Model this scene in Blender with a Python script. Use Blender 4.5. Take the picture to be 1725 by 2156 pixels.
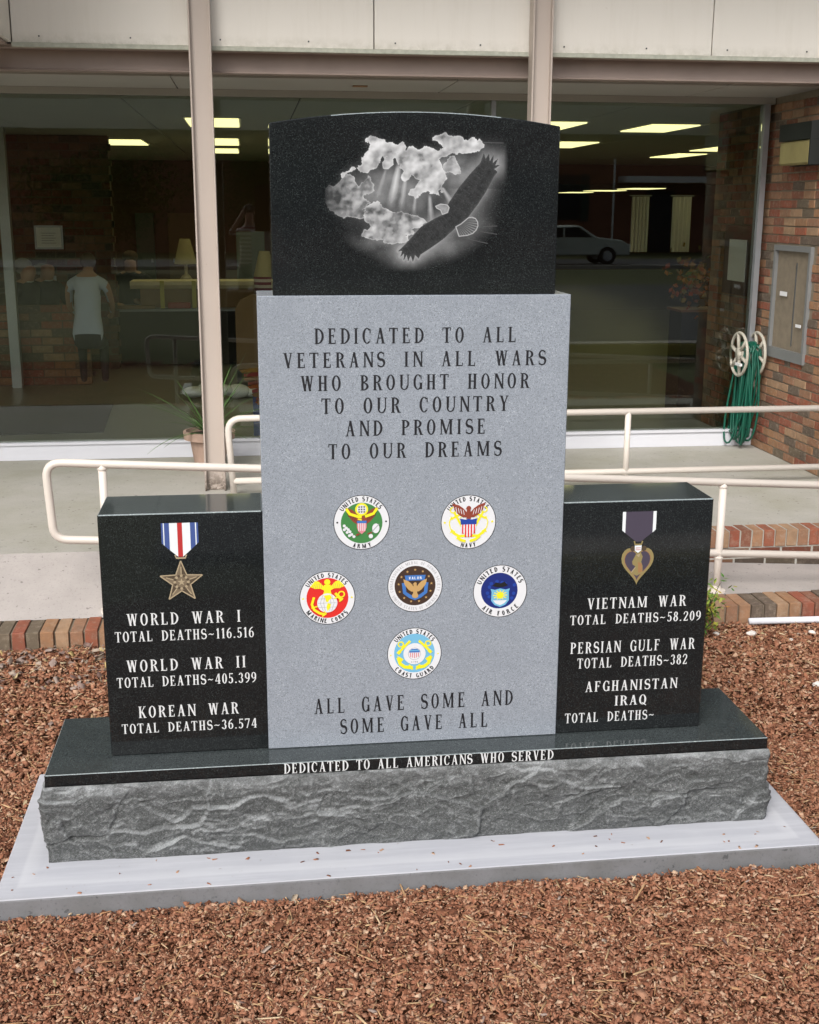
import bpy, bmesh, math, random
import numpy as np
from mathutils import Vector, Matrix, noise
random.seed(7)
R=math.radians
for o in list(bpy.data.objects): bpy.data.objects.remove(o)
sc=bpy.context.scene
C=sc.collection
# ------------------------------------------------------------ camera, world, sun, exposure
YAW,PITCH,ROLL=.1284,-.2452,.0036
fw=Vector((math.sin(YAW)*math.cos(PITCH),math.cos(YAW)*math.cos(PITCH),math.sin(PITCH)))
rt=fw.cross(Vector((0,0,1))).normalized(); up=rt.cross(fw)
r2=math.cos(ROLL)*rt+math.sin(ROLL)*up; u2=-math.sin(ROLL)*rt+math.cos(ROLL)*up
cd=bpy.data.cameras.new('camera'); cam=bpy.data.objects.new('camera',cd); C.objects.link(cam)
m=Matrix((r2,u2,-fw)).transposed().to_4x4(); m.translation=Vector((-.4642,-3.4585,1.9454)); cam.matrix_world=m
cd.sensor_fit='HORIZONTAL'; cd.sensor_width=36; cd.lens=2556.38/1725*36; cd.clip_start=.03; cd.clip_end=600
sc.camera=cam
SUN_EL,SUN_ROT=R(42),R(205)
w=bpy.data.worlds.new('World'); sc.world=w; w.use_nodes=True
nt=w.node_tree; bg=nt.nodes['Background']
sky=nt.nodes.new('ShaderNodeTexSky'); sky.sky_type='NISHITA'; sky.sun_disc=False
sky.sun_elevation=SUN_EL; sky.sun_rotation=SUN_ROT; sky.air_density=1.0; sky.dust_density=4.0; sky.ozone_density=1.0
hs=nt.nodes.new('ShaderNodeHueSaturation'); hs.inputs['Saturation'].default_value=.30
nt.links.new(sky.outputs[0],hs.inputs['Color']); nt.links.new(hs.outputs[0],bg.inputs[0]); bg.inputs[1].default_value=.122
sl=bpy.data.lights.new('sun','SUN'); sl.energy=1.35; sl.angle=R(26); sl.color=(1,.96,.9)
so=bpy.data.objects.new('sun',sl); C.objects.link(so)
# sun_rotation is measured clockwise from +Y: direction towards the sun
sd=Vector((math.sin(SUN_ROT)*math.cos(SUN_EL),math.cos(SUN_ROT)*math.cos(SUN_EL),math.sin(SUN_EL)))
so.rotation_euler=sd.to_track_quat('Z','Y').to_euler(); so.location=(0,-5,12)
sc.view_settings.view_transform='Standard'; sc.view_settings.look='None'; sc.view_settings.gamma=1
sc.view_settings.use_curve_mapping=False; sc.view_settings.exposure=.62
sc.render.engine='CYCLES'
sc.cycles.max_bounces=8; sc.cycles.transparent_max_bounces=12
# ------------------------------------------------------------ materials
class NT:
    def __init__(s,name):
        s.m=bpy.data.materials.new(name); s.m.use_nodes=True; s.t=s.m.node_tree; s.b=s.t.nodes['Principled BSDF']; s.out=s.t.nodes['Material Output']
    def n(s,typ,**k):
        x=s.t.nodes.new('ShaderNode'+typ)
        for a,v in k.items():
            if a.startswith('i_'): x.inputs[a[2:].replace('_',' ')].default_value=v
            else: setattr(x,a,v)
        return x
    def l(s,a,b): s.t.links.new(a,b)
    def pos(s): return s.n('NewGeometry').outputs['Position']
    def noise(s,scale,detail=4,rough=.55,vec=None):
        x=s.n('TexNoise'); x.inputs['Scale'].default_value=scale; x.inputs['Detail'].default_value=detail; x.inputs['Roughness'].default_value=rough
        s.l(vec or s.pos(),x.inputs['Vector']); return x.outputs['Fac']
    def ramp(s,fac,stops,interp='LINEAR'):
        x=s.n('ValToRGB'); e=x.color_ramp.elements; x.color_ramp.interpolation=interp
        while len(e)<len(stops): e.new(.5)
        for i,(p,c) in enumerate(stops):
            e[i].position=p; e[i].color=(c[0],c[1],c[2],1) if isinstance(c,(tuple,list)) else (c,c,c,1)
        s.l(fac,x.inputs[0]); return x.outputs[0]
    def mix(s,fac,a,b,mode='MIX'):
        x=s.n('Mix',data_type='RGBA',blend_type=mode)
        for inp,v in ((0,fac),(6,a),(7,b)):
            if hasattr(v,'node'): s.l(v,x.inputs[inp])
            elif inp==0: x.inputs[0].default_value=v
            else: x.inputs[inp].default_value=(v[0],v[1],v[2],1)
        return x.outputs[2]
    def col(s,c):
        if hasattr(c,'node'): s.l(c,s.b.inputs['Base Color'])
        else: s.b.inputs['Base Color'].default_value=(c[0],c[1],c[2],1)
    def rough(s,r,spec=.5,metal=0):
        if hasattr(r,'node'): s.l(r,s.b.inputs['Roughness'])
        else: s.b.inputs['Roughness'].default_value=r
        s.b.inputs['Specular IOR Level'].default_value=spec; s.b.inputs['Metallic'].default_value=metal
    def bump(s,h,strength=.3,dist=.005):
        x=s.n('Bump'); x.inputs['Strength'].default_value=strength; x.inputs['Distance'].default_value=dist
        s.l(h,x.inputs['Height']); s.l(x.outputs[0],s.b.inputs['Normal'])
def plain(name,c,r=.5,spec=.5,metal=0,var=.12,scale=12,bump=0):
    k=NT(name); f=k.noise(scale,5)
    k.col(k.mix(f,[v*(1-var) for v in c],[min(1,v*(1+var)) for v in c])); k.rough(r,spec,metal)
    if bump: k.bump(k.noise(scale*8,4),bump,.003)
    return k.m
def granite(name,dark,mid,light,rough=.12,etch=False,spec=.5,rock=False):
    k=NT(name); P=k.pos()
    v=k.n('TexVoronoi',feature='F1'); v.inputs['Scale'].default_value=480; k.l(P,v.inputs['Vector'])
    sep=k.n('SeparateColor'); k.l(v.outputs['Color'],sep.inputs[0])
    c=k.ramp(sep.outputs[0],[(0,dark),(.35,mid),(.90,mid),(.99,light)])
    v2=k.n('TexVoronoi',feature='F1'); v2.inputs['Scale'].default_value=520; k.l(P,v2.inputs['Vector'])
    sep2=k.n('SeparateColor'); k.l(v2.outputs['Color'],sep2.inputs[0])
    c=k.mix(k.ramp(sep2.outputs[1],[(.0,0),(.93,0),(.99,.5)]),c,light if not name.startswith('grey') else (.10,.11,.12))
    c=k.mix(k.ramp(k.noise(9,3),[(.35,0),(.7,.5)]),c,[(a+b)/2 for a,b in zip(dark,mid)])
    if etch:
        at=k.n('Attribute',attribute_name='etch'); e=at.outputs['Fac']
        gr=k.ramp(k.noise(900,2),[(.3,.75),(.7,1.0)])
        f=k.n('Math',operation='MULTIPLY'); k.l(e,f.inputs[0]); k.l(gr,f.inputs[1])
        c=k.mix(f.outputs[0],c,(.66,.67,.69))
        rr=k.n('MapRange'); k.l(e,rr.inputs[0]); rr.inputs[3].default_value=rough; rr.inputs[4].default_value=.7
        k.col(c); k.rough(rr.outputs[0],spec)
    elif rock:
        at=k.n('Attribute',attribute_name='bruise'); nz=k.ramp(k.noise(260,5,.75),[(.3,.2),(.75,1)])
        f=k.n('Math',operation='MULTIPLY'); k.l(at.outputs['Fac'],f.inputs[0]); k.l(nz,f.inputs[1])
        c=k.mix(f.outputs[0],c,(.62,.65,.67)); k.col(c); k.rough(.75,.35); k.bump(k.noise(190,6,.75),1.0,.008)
    else: k.col(c); k.rough(rough,spec)
    return k.m
M={}
M['black_granite']=granite('black_granite',(.004,.005,.006),(.013,.015,.016),(.042,.050,.050),.07)
M['black_etch']=granite('black_granite_etched',(.004,.005,.006),(.013,.015,.016),(.042,.050,.050),.07,etch=True)
M['black_top']=granite('black_granite_sheen_top',(.018,.022,.024),(.050,.060,.062),(.12,.14,.14),.05)  # top faces: reflected sheen put in as a paler base colour
M['arris']=granite('pale_granite_edge',(.12,.14,.145),(.24,.28,.29),(.5,.55,.55),.4)  # paler granite for the upward-facing bevels of the black pieces
M['grey_granite']=granite('grey_granite',(.16,.18,.21),(.29,.32,.365),(.44,.475,.53),.25)
M['rock']=granite('rock_face_granite',(.035,.038,.038),(.115,.122,.122),(.34,.35,.35),.7,rock=True)
def concrete(name,a,b,stain=(.2,.19,.14),sc_=1.2,amt=.5,bump=.25,rgh=.8):
    k=NT(name); P=k.pos()
    c=k.mix(k.noise(7,6,.7),a,b)
    c=k.mix(k.ramp(k.noise(sc_,5,.6),[(.45,0),(.75,amt)]),c,stain)
    c=k.mix(k.ramp(k.noise(90,4,.8),[(.28,.6),(.44,0)]),c,[v*.5 for v in a])
    c=k.mix(k.ramp(k.noise(31,3,.6),[(.66,0),(.71,.65)]),c,[v*.35 for v in a])
    k.col(c); k.rough(rgh,.35); k.bump(k.noise(150,6,.7),bump,.004); return k.m
M['walk']=concrete('walk_concrete',(.36,.33,.31),(.48,.44,.42),(.27,.25,.24),2.,.55)
M['porch']=concrete('porch_concrete',(.36,.345,.31),(.47,.45,.41),(.29,.28,.20),1.3,.75)
M['pad']=concrete('pad_concrete',(.50,.51,.565),(.58,.59,.64),(.43,.44,.50),3.,.5,.08,.65)
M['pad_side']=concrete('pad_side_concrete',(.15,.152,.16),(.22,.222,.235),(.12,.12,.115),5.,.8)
def padmat():
    k=NT('troweled_concrete'); sp=k.n('SeparateXYZ'); k.l(k.pos(),sp.inputs[0])
    def M_(op,a,b=None):
        x=k.n('Math',operation=op)
        for i,v in enumerate((a,b)):
            if v is None: continue
            if hasattr(v,'node'): k.l(v,x.inputs[i])
            else: x.inputs[i].default_value=v
        return x.outputs[0]
    wob=M_('MULTIPLY',k.noise(5,3),.012)
    dx=M_('SUBTRACT',1.232,M_('ABSOLUTE',sp.outputs[0])); dy=M_('ADD',sp.outputs[1],.292); d=M_('ADD',M_('MINIMUM',dx,dy),wob)
    base=k.mix(k.noise(6,6,.7),(.40,.41,.45),(.50,.51,.55)); base=k.mix(k.ramp(k.noise(2.2,5,.65),[(.42,0),(.72,.6)]),base,(.42,.43,.48))
    base=k.mix(k.ramp(d,[(.058,.0),(.068,.40),(.095,.2),(.11,0)]),base,(.62,.63,.66))
    base=k.mix(k.ramp(d,[(.0,.35),(.02,.0)]),base,(.36,.35,.36))
    mp=k.n('Mapping'); mp.inputs['Scale'].default_value=(1,14,1); k.l(k.pos(),mp.inputs[0])
    base=k.mix(k.ramp(k.noise(3,5,.7,mp.outputs[0]),[(.45,0),(.75,.35)]),base,(.64,.65,.69))
    base=k.mix(k.ramp(k.noise(46,3,.6),[(.70,0),(.75,.5)]),base,(.28,.24,.22))
    k.col(base); k.rough(.62,.35); k.bump(k.noise(70,6,.7),.10,.003); return k.m
M['pad']=padmat()
def brickmat(name,island=False,dim=1.0):
    k=NT(name)
    rnd=k.n('NewGeometry').outputs['Random Per Island'] if island else k.n('ObjectInfo').outputs['Random']
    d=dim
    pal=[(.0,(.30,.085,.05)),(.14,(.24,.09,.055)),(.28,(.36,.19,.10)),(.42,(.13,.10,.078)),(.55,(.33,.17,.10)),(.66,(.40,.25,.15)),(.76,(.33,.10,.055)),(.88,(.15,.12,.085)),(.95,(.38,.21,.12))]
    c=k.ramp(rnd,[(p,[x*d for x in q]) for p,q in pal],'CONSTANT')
    c=k.mix(k.ramp(k.noise(16,5,.7),[(.35,0),(.75,.6)]),c,[x*d for x in (.14,.10,.07)])
    c=k.mix(k.ramp(k.noise(30,5,.75),[(.5,0),(.75,.55)]),c,[x*d for x in (.42,.34,.26)])
    k.col(c); k.rough(.85,.3); k.bump(k.noise(220,6,.75),.6,.004); return k.m
M['brick_moss']=brickmat('brick_clay_dark',dim=.55); M['brick']=brickmat('brick_clay'); M['brick_i']=brickmat('brick_clay_joined',True); M['brick_in']=brickmat('brick_indoor',True,.5)  # porch step face bricks: the clay palette, evenly darkened
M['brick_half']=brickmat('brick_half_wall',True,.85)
M['mortar']=plain('mortar',(.24,.20,.15),.9,.2,var=.25,scale=20,bump=.5)
M['mortar_dark']=plain('mortar_dark',(.13,.10,.07),.9,.2,var=.25,scale=20)
def painted(name,c,rgh=.42,rust=True):
    k=NT(name); x=k.mix(k.noise(4,5),[v*.92 for v in c],c)
    if rust: x=k.mix(k.ramp(k.noise(26,5,.7),[(.69,0),(.76,.75)]),x,(.16,.09,.05))
    k.col(x); k.rough(rgh,.5); k.bump(k.noise(60,3),.06,.003); return k.m
M['rail']=painted('rail_paint',(.72,.655,.59),.38)
def colmat():
    k=NT('column_paint'); c=(.50,.43,.38)
    x=k.mix(k.noise(3,5),[v*.9 for v in c],c)
    x=k.mix(k.ramp(k.noise(30,5,.7),[(.68,0),(.75,.6)]),x,(.2,.12,.07))
    sp=k.n('SeparateXYZ'); k.l(k.pos(),sp.inputs[0])
    mr=k.n('MapRange'); k.l(sp.outputs[2],mr.inputs[0]); mr.inputs[1].default_value=.42; mr.inputs[2].default_value=.27
    f=k.n('Math',operation='MULTIPLY'); k.l(mr.outputs[0],f.inputs[0]); k.l(k.ramp(k.noise(35,4,.7),[(.35,0),(.55,1)]),f.inputs[1])
    k.col(k.mix(f.outputs[0],x,(.06,.04,.025))); k.rough(.5,.4); return k.m
M['column']=colmat()
def fasciamat():
    k=NT('fascia_paint'); c=(.80,.765,.705)
    mp=k.n('Mapping'); mp.inputs['Scale'].default_value=(9,1,.8); k.l(k.pos(),mp.inputs[0])
    x=k.mix(k.noise(1.2,4),[v*.90 for v in c],c); x=k.mix(k.ramp(k.noise(1.6,5,.7,mp.outputs[0]),[(.5,0),(.8,.16)]),x,(.50,.45,.36)); x=k.mix(k.ramp(k.noise(14,5,.8),[(.66,0),(.8,.4)]),x,(.35,.31,.24))
    sp=k.n('SeparateXYZ'); k.l(k.pos(),sp.inputs[0]); mr=k.n('MapRange'); k.l(sp.outputs[2],mr.inputs[0]); mr.inputs[1].default_value=2.90; mr.inputs[2].default_value=2.835
    g=k.n('Math',operation='MULTIPLY'); k.l(mr.outputs[0],g.inputs[0]); k.l(k.ramp(k.noise(18,4,.7),[(.35,0),(.7,.5)]),g.inputs[1]); x=k.mix(g.outputs[0],x,(.38,.36,.28))
    k.col(x); k.rough(.6,.3); k.bump(k.noise(5,3),.08,.02); return k.m
M['fascia']=fasciamat()
M['moss']=plain('mossy_drip_edge',(.44,.45,.38),.8,var=.4,scale=30)
M['beam']=plain('beam_paint',(.36,.285,.25),.6,var=.15,scale=6)
M['soffit']=plain('soffit_board',(.40,.38,.34),.8,var=.08,scale=3)
M['ceiling']=plain('ceiling_board',(.72,.74,.68),.8,var=.06,scale=3)
M['alu']=plain('brushed_aluminium',(.42,.44,.47),.4,.5,.6,var=.06)
M['sill']=plain('sill_paint',(.66,.67,.72),.45,var=.05,scale=5)
M['bronze']=plain('dark_bronze_frame',(.05,.055,.05),.4)
M['steel']=plain('stainless_steel',(.22,.23,.24),.35,.5,.7,var=.1)
M['frame_red']=plain('dark_red_wood',(.05,.014,.010),.5)
M['recess']=plain('grey_recess',(.042,.048,.052),.22,var=.3,scale=4); M['frame_grey']=plain('frame_grey',(.20,.205,.205),.45,var=.1)
M['steel_dark']=plain('dark_steel',(.045,.05,.055),.4)
M['paper']=plain('paper',(.8,.8,.82),.7,var=.03)
M['floor_in']=plain('indoor_floor_tile',(.20,.21,.175),.35,var=.15,scale=2)
M['mat']=plain('rubber_mat',(.02,.021,.024),.8)
M['woodwall']=plain('wood_panelling',(.17,.075,.04),.5,var=.35,scale=2)
M['door_tan']=plain('tan_door',(.25,.15,.07),.5); M['door_grey']=plain('grey_door',(.14,.16,.15),.5)
M['white']=plain('white_paint',(.8,.8,.8),.45,var=.02); M['black']=plain('black_paint',(.008,.008,.01),.5,var=.02)
M['ink_white']=plain('white_letter_paint',(.62,.63,.64),.6,.2,var=.12,scale=300)
M['cloth_black']=plain('black_cloth',(.006,.006,.006),.9)
M['wood_light']=plain('pale_wood',(.78,.66,.46),.5); M['strap']=plain('yellow_strap',(.45,.40,.08),.6)
M['red']=plain('red_enamel',(.28,.02,.02),.4); M['cardboard']=plain('cardboard',(.24,.15,.08),.8)
M['shade']=plain('lamp_shade_cloth',(.42,.36,.20),.8); M['terra']=plain('terracotta',(.40,.28,.22),.8,.3,var=.3,scale=14,bump=.4)
M['soil']=plain('soil',(.03,.02,.015),.9); M['leaf_dark']=plain('spiky_leaf',(.08,.17,.04),.5,var=.4,scale=20)
M['hose']=plain('green_hose',(.006,.095,.06),.35,var=.2,scale=30); M['reel']=plain('cream_plastic',(.48,.45,.38),.5,var=.12)
M['lens']=plain('yellow_lens',(.30,.26,.11),.5,var=.3,scale=9); M['housing']=plain('lamp_housing',(.010,.013,.012),.5)
M['skin']=plain('skin',(.42,.24,.17),.6,var=.05); M['hair_grey']=plain('grey_hair',(.30,.29,.28),.8); M['hair_brown']=plain('brown_hair',(.07,.04,.025),.8)
M['suit']=plain('dark_suit',(.02,.022,.03),.85); M['shirt']=plain('pale_blue_shirt',(.50,.56,.72),.8,var=.1,scale=9)
M['pvc']=plain('white_pvc',(.72,.74,.80),.35,var=.04); M['stone']=plain('pale_stone',(.68,.64,.60),.8,var=.15,scale=40)
def stripes():
    k=NT('striped_cloth'); sp=k.n('SeparateXYZ'); k.l(k.pos(),sp.inputs[0])
    f=k.n('Math',operation='MULTIPLY'); k.l(sp.outputs[2],f.inputs[0]); f.inputs[1].default_value=18
    g=k.n('Math',operation='FRACT'); k.l(f.outputs[0],g.inputs[0])
    k.col(k.ramp(g.outputs[0],[(0,(.16,.02,.04)),(.5,(.5,.45,.42))],'CONSTANT')); k.rough(.8); return k.m
M['stripes']=stripes()
def glass():
    k=NT('window_glass'); k.t.nodes.remove(k.b)
    tr=k.n('BsdfTransparent'); tr.inputs[0].default_value=(.88,.90,.86,1); gl=k.n('BsdfGlossy'); gl.inputs['Roughness'].default_value=.0
    gl.inputs[0].default_value=(.9,.95,.95,1)
    fr=k.n('Fresnel'); fr.inputs[0].default_value=1.61; mx=k.n('MixShader')
    k.l(fr.outputs[0],mx.inputs[0]); k.l(tr.outputs[0],mx.inputs[1]); k.l(gl.outputs[0],mx.inputs[2]); k.l(mx.outputs[0],k.out.inputs[0]); return k.m
M['glass']=glass()
def emis(name,c,s):
    k=NT(name); k.col(c); k.b.inputs['Emission Color'].default_value=(*c,1); k.b.inputs['Emission Strength'].default_value=s; return k.m
M['tube']=emis('fluorescent_diffuser',(1.0,.92,.45),1.25)
def islandmat(name,stops,rgh=.8,spec=.2,bump=0,trans=False):
    k=NT(name); rnd=k.n('NewGeometry').outputs['Random Per Island']
    c=k.ramp(rnd,stops); c=k.mix(k.ramp(k.noise(60,4,.7),[(.3,.0),(.7,.35)]),c,[v*.5 for v in stops[0][1]])
    k.col(c); k.rough(rgh,spec)
    if bump: k.bump(k.noise(500,4,.7),bump,.002)
    return k.m
M['chips']=islandmat('bark_mulch',[(0,(.10,.040,.022)),(.14,(.20,.080,.044)),(.38,(.36,.155,.088)),(.6,(.47,.235,.145)),(.75,(.30,.125,.072)),(.88,(.53,.31,.20)),(1,(.60,.42,.29))],bump=.4)
M['straw']=islandmat('splintered_wood',[(0,(.34,.17,.09)),(.5,(.46,.27,.14)),(.85,(.55,.38,.21)),(1,(.66,.52,.34))])
M['soilbed']=plain('mulch_fines',(.10,.042,.022),.95,.1,var=.5,scale=60,bump=.8)
M['leaves']=islandmat('nandina_leaf',[(0,(.05,.16,.02)),(.35,(.12,.26,.03)),(.6,(.30,.38,.05)),(.8,(.42,.38,.06)),(.9,(.40,.12,.05)),(1,(.10,.22,.03))],.45,.4)
M['treeleaf']=islandmat('tree_leaf',[(0,(.02,.05,.012)),(.5,(.04,.09,.02)),(1,(.07,.12,.03))],.9,0)
M['bark']=plain('tree_bark',(.08,.06,.045),.9)
M['deadleaf']=islandmat('dead_leaf',[(0,(.20,.12,.10)),(.5,(.38,.30,.26)),(.85,(.44,.36,.28)),(1,(.50,.38,.15))])
M['flowers']=islandmat('silk_flowers',[(0,(.35,.05,.02)),(.4,(.45,.16,.03)),(.7,(.30,.22,.05)),(.85,(.05,.12,.03)),(1,(.5,.35,.3))])
M['grass']=plain('lawn_grass',(.10,.105,.045),.9,.2,var=.4,scale=3); M['asphalt']=plain('asphalt',(.06,.06,.065),.85,var=.25,scale=2)
M['brick_far']=plain('far_brick',(.27,.115,.07),.9,var=.2,scale=3); M['roof']=plain('roof_shingle',(.07,.065,.06),.9)
M['carpaint']=plain('silver_green_paint',(.60,.64,.58),.35,.5,.0,var=.02); M['tyre']=plain('tyre_rubber',(.02,.02,.02),.8); M['dark_glass']=plain('dark_glass',(.02,.025,.03),.1)
M['shutter']=plain('dark_green_paint',(.015,.04,.03),.6)
for n,c in dict(e_white=(.66,.67,.70),e_black=(.012,.012,.015),e_green=(.05,.20,.055),e_yellow=(.78,.70,.02),e_red=(.62,.025,.02),e_maroon=(.24,.05,.03),e_blue=(.015,.05,.30),e_navy=(.01,.022,.16),e_sky=(.16,.42,.62),e_brown=(.05,.028,.02),e_gold=(.48,.30,.12),e_grey=(.32,.32,.34),e_pink=(.60,.22,.25),e_lblue=(.05,.16,.45),
    m_blue=(.05,.085,.26),m_white=(.70,.74,.76),m_red=(.42,.03,.03),m_purple=(.060,.050,.075),m_gold=(.25,.20,.085),m_bronze=(.17,.13,.085),m_bronze_d=(.07,.05,.032),m_bronze_l=(.36,.29,.19),m_orange=(.30,.16,.07)).items():
    M[n]=plain(n,c,.5,.35,var=.04,scale=60)
# ------------------------------------------------------------ mesh builder
class MB:
    def __init__(s): s.v=[]; s.f=[]; s.mi=[]; s.mats=[]
    def m(s,mat):
        if mat not in s.mats: s.mats.append(mat)
        return s.mats.index(mat)
    def add(s,vs,fs,mat):
        b=len(s.v); s.v+=[tuple(v) for v in vs]; k=s.m(mat)
        for f in fs: s.f.append([b+i for i in f]); s.mi.append(k)
    def box(s,x0,x1,y0,y1,z0,z1,mat):
        s.add([(x,y,z) for x in (x0,x1) for y in (y0,y1) for z in (z0,z1)],[(0,1,3,2),(4,6,7,5),(0,4,5,1),(2,3,7,6),(0,2,6,4),(1,5,7,3)],mat)
    def prism(s,poly,axis,a,b,mat):     # poly in the plane normal to axis; extruded from a to b
        def P(u,v,t): return {'x':(t,u,v),'y':(u,t,v),'z':(u,v,t)}[axis]
        n=len(poly); vs=[P(u,v,a) for u,v in poly]+[P(u,v,b) for u,v in poly]
        fs=[tuple(range(n)),tuple(range(2*n-1,n-1,-1))]+[(i,i+n,(i+1)%n+n,(i+1)%n) for i in range(n)]
        s.add(vs,fs,mat)
    def tube(s,pts,r,mat,n=10,cap=True):
        pts=[Vector(p) for p in pts]; rs=r if isinstance(r,(list,tuple)) else [r]*len(pts)
        vs=[]; prev=None
        for i,p in enumerate(pts):
            t=(pts[min(i+1,len(pts)-1)]-pts[max(i-1,0)]).normalized()
            if prev is None: a=t.cross(Vector((0,0,1)) if abs(t.z)<.9 else Vector((1,0,0))).normalized()
            else: a=(prev-t*prev.dot(t)).normalized()
            prev=a; b=t.cross(a)
            vs+=[p+(a*math.cos(2*math.pi*k/n)+b*math.sin(2*math.pi*k/n))*rs[i] for k in range(n)]
        fs=[(i*n+k,i*n+(k+1)%n,(i+1)*n+(k+1)%n,(i+1)*n+k) for i in range(len(pts)-1) for k in range(n)]
        if cap: fs+=[tuple(range(n-1,-1,-1)),tuple(range((len(pts)-1)*n,len(pts)*n))]
        s.add(vs,fs,mat)
    def lathe(s,prof,c,mat,n=24):
        vs=[(c[0]+r*math.cos(2*math.pi*k/n),c[1]+r*math.sin(2*math.pi*k/n),c[2]+z) for r,z in prof for k in range(n)]
        fs=[(i*n+k,i*n+(k+1)%n,(i+1)*n+(k+1)%n,(i+1)*n+k) for i in range(len(prof)-1) for k in range(n)]
        s.add(vs,fs,mat)
    def ell(s,c,r,mat,n=14,mth=9):
        vs=[];fs=[]
        for i in range(mth+1):
            a=math.pi*i/mth
            for k in range(n): vs.append((c[0]+r[0]*math.sin(a)*math.cos(2*math.pi*k/n),c[1]+r[1]*math.sin(a)*math.sin(2*math.pi*k/n),c[2]+r[2]*math.cos(a)))
        for i in range(mth):
            for k in range(n): fs.append((i*n+k,(i+1)*n+k,(i+1)*n+(k+1)%n,i*n+(k+1)%n))
        s.add(vs,fs,mat)
    def build(s,name,parent=None,bevel=0,smooth=False,seg=1):
        me=bpy.data.meshes.new(name); me.from_pydata(s.v,[],s.f)
        for mt in s.mats: me.materials.append(M[mt])
        me.polygons.foreach_set('material_index',s.mi)
        bm=bmesh.new(); bm.from_mesh(me)
        if bevel: 
            bmesh.ops.remove_doubles(bm,verts=bm.verts,dist=1e-6)
            bmesh.ops.bevel(bm,geom=[e for e in bm.edges if len(e.link_faces)==2 and e.calc_face_angle(0)>.5],offset=bevel,segments=seg,affect='EDGES',profile=.5)
        bmesh.ops.recalc_face_normals(bm,faces=bm.faces); bm.to_mesh(me); bm.free()
        if smooth:
            me.polygons.foreach_set('use_smooth',[True]*len(me.polygons))
        o=bpy.data.objects.new(name,me); C.objects.link(o)
        if parent: o.parent=parent
        return o
def tag(o,label=None,cat=None,group=None,kind=None):
    if label: o['label']=label
    if cat: o['category']=cat
    if group: o['group']=group
    if kind: o['kind']=kind
    return o
def empty(name,label,cat,loc=(0,0,0),group=None,kind=None):
    o=bpy.data.objects.new(name,None); C.objects.link(o); o.location=loc; o.empty_display_size=.1
    return tag(o,label,cat,group,kind)
def box(name,x0,x1,y0,y1,z0,z1,mat,parent=None,bevel=0):
    b=MB(); b.box(x0,x1,y0,y1,z0,z1,mat); return b.build(name,parent,bevel)
# all empties sit at the world origin's axes; parts keep world coordinates, so shift them when the empty moves
def rebase(e,loc):
    e.location=loc
    for c in e.children: c.location=Vector(c.location)-Vector(loc)
def np_mesh(name,verts,faces,mat,parent=None):
    me=bpy.data.meshes.new(name); nv=len(verts); nf=len(faces); k=faces.shape[1]
    me.vertices.add(nv); me.vertices.foreach_set('co',np.asarray(verts,dtype=np.float32).ravel())
    me.loops.add(nf*k); me.loops.foreach_set('vertex_index',np.asarray(faces,dtype=np.int32).ravel())
    me.polygons.add(nf); me.polygons.foreach_set('loop_start',np.arange(0,nf*k,k,dtype=np.int32)); me.polygons.foreach_set('loop_total',np.full(nf,k,dtype=np.int32))
    me.update(calc_edges=True); me.materials.append(M[mat])
    o=bpy.data.objects.new(name,me); C.objects.link(o)
    if parent: o.parent=parent
    return o
rng=np.random.default_rng(3)
def vnoise(x,y,seed=0):
    xi=np.floor(x).astype(int); yi=np.floor(y).astype(int); fx=x-xi; fy=y-yi; fx=fx*fx*(3-2*fx); fy=fy*fy*(3-2*fy)
    def h(a,b):
        n=(a*374761393+b*668265263+seed*1442695041)&0xffffffff; n=((n^(n>>13))*1274126177)&0xffffffff; return ((n^(n>>16))&0xffff)/65535.
    return (h(xi,yi)*(1-fx)+h(xi+1,yi)*fx)*(1-fy)+(h(xi,yi+1)*(1-fx)+h(xi+1,yi+1)*fx)*fy
def fbm(x,y,o=5,seed=0):
    s=0;a=.5
    for i in range(o): s=s+a*vnoise(x*2**i,y*2**i,seed+i*17); a*=.5
    return s
# ------------------------------------------------------------ the ground behind and around
def gz(y):   # the ground climbs a little towards the street
    t=min(1,max(0,(-1.9-y)/1.2)); return .2*t*t*(3-2*t)
b=MB(); ys=[6,1.88,1,0,-1,-1.9,-2.1,-2.3,-2.5,-2.7,-2.9,-3.1,-6,-20,-60,-150]
xs=[-120,-30,-8,-4.5,4.5,8,30,120]
vs=[(x,y,gz(y)-(.10 if abs(x)<5 and y>-2.2 else .03)) for y in ys for x in xs]; n=len(xs)
b.add(vs,[(i*n+j,i*n+j+1,(i+1)*n+j+1,(i+1)*n+j) for i in range(len(ys)-1) for j in range(n-1)],'grass')
tag(b.build('ground'),kind='structure')
tag(box('pavement',.9,30,-2.75,-2.45,.0,.205,'walk'),kind='structure'); tag(box('kerb_line',.9,30,-2.449,-2.40,.0,.19,'strap'),kind='structure')
tag(box('parking_lot',-1.0,60,-15.5,-2.76,.1,.178,'asphalt'),kind='structure')
tag(box('road',-100,100,-30.5,-23.6,.1,.178,'asphalt'),kind='structure')
tag(box('kerb',-100,100,-23.6,-23.4,.1,.28,'walk'),kind='structure')
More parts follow.
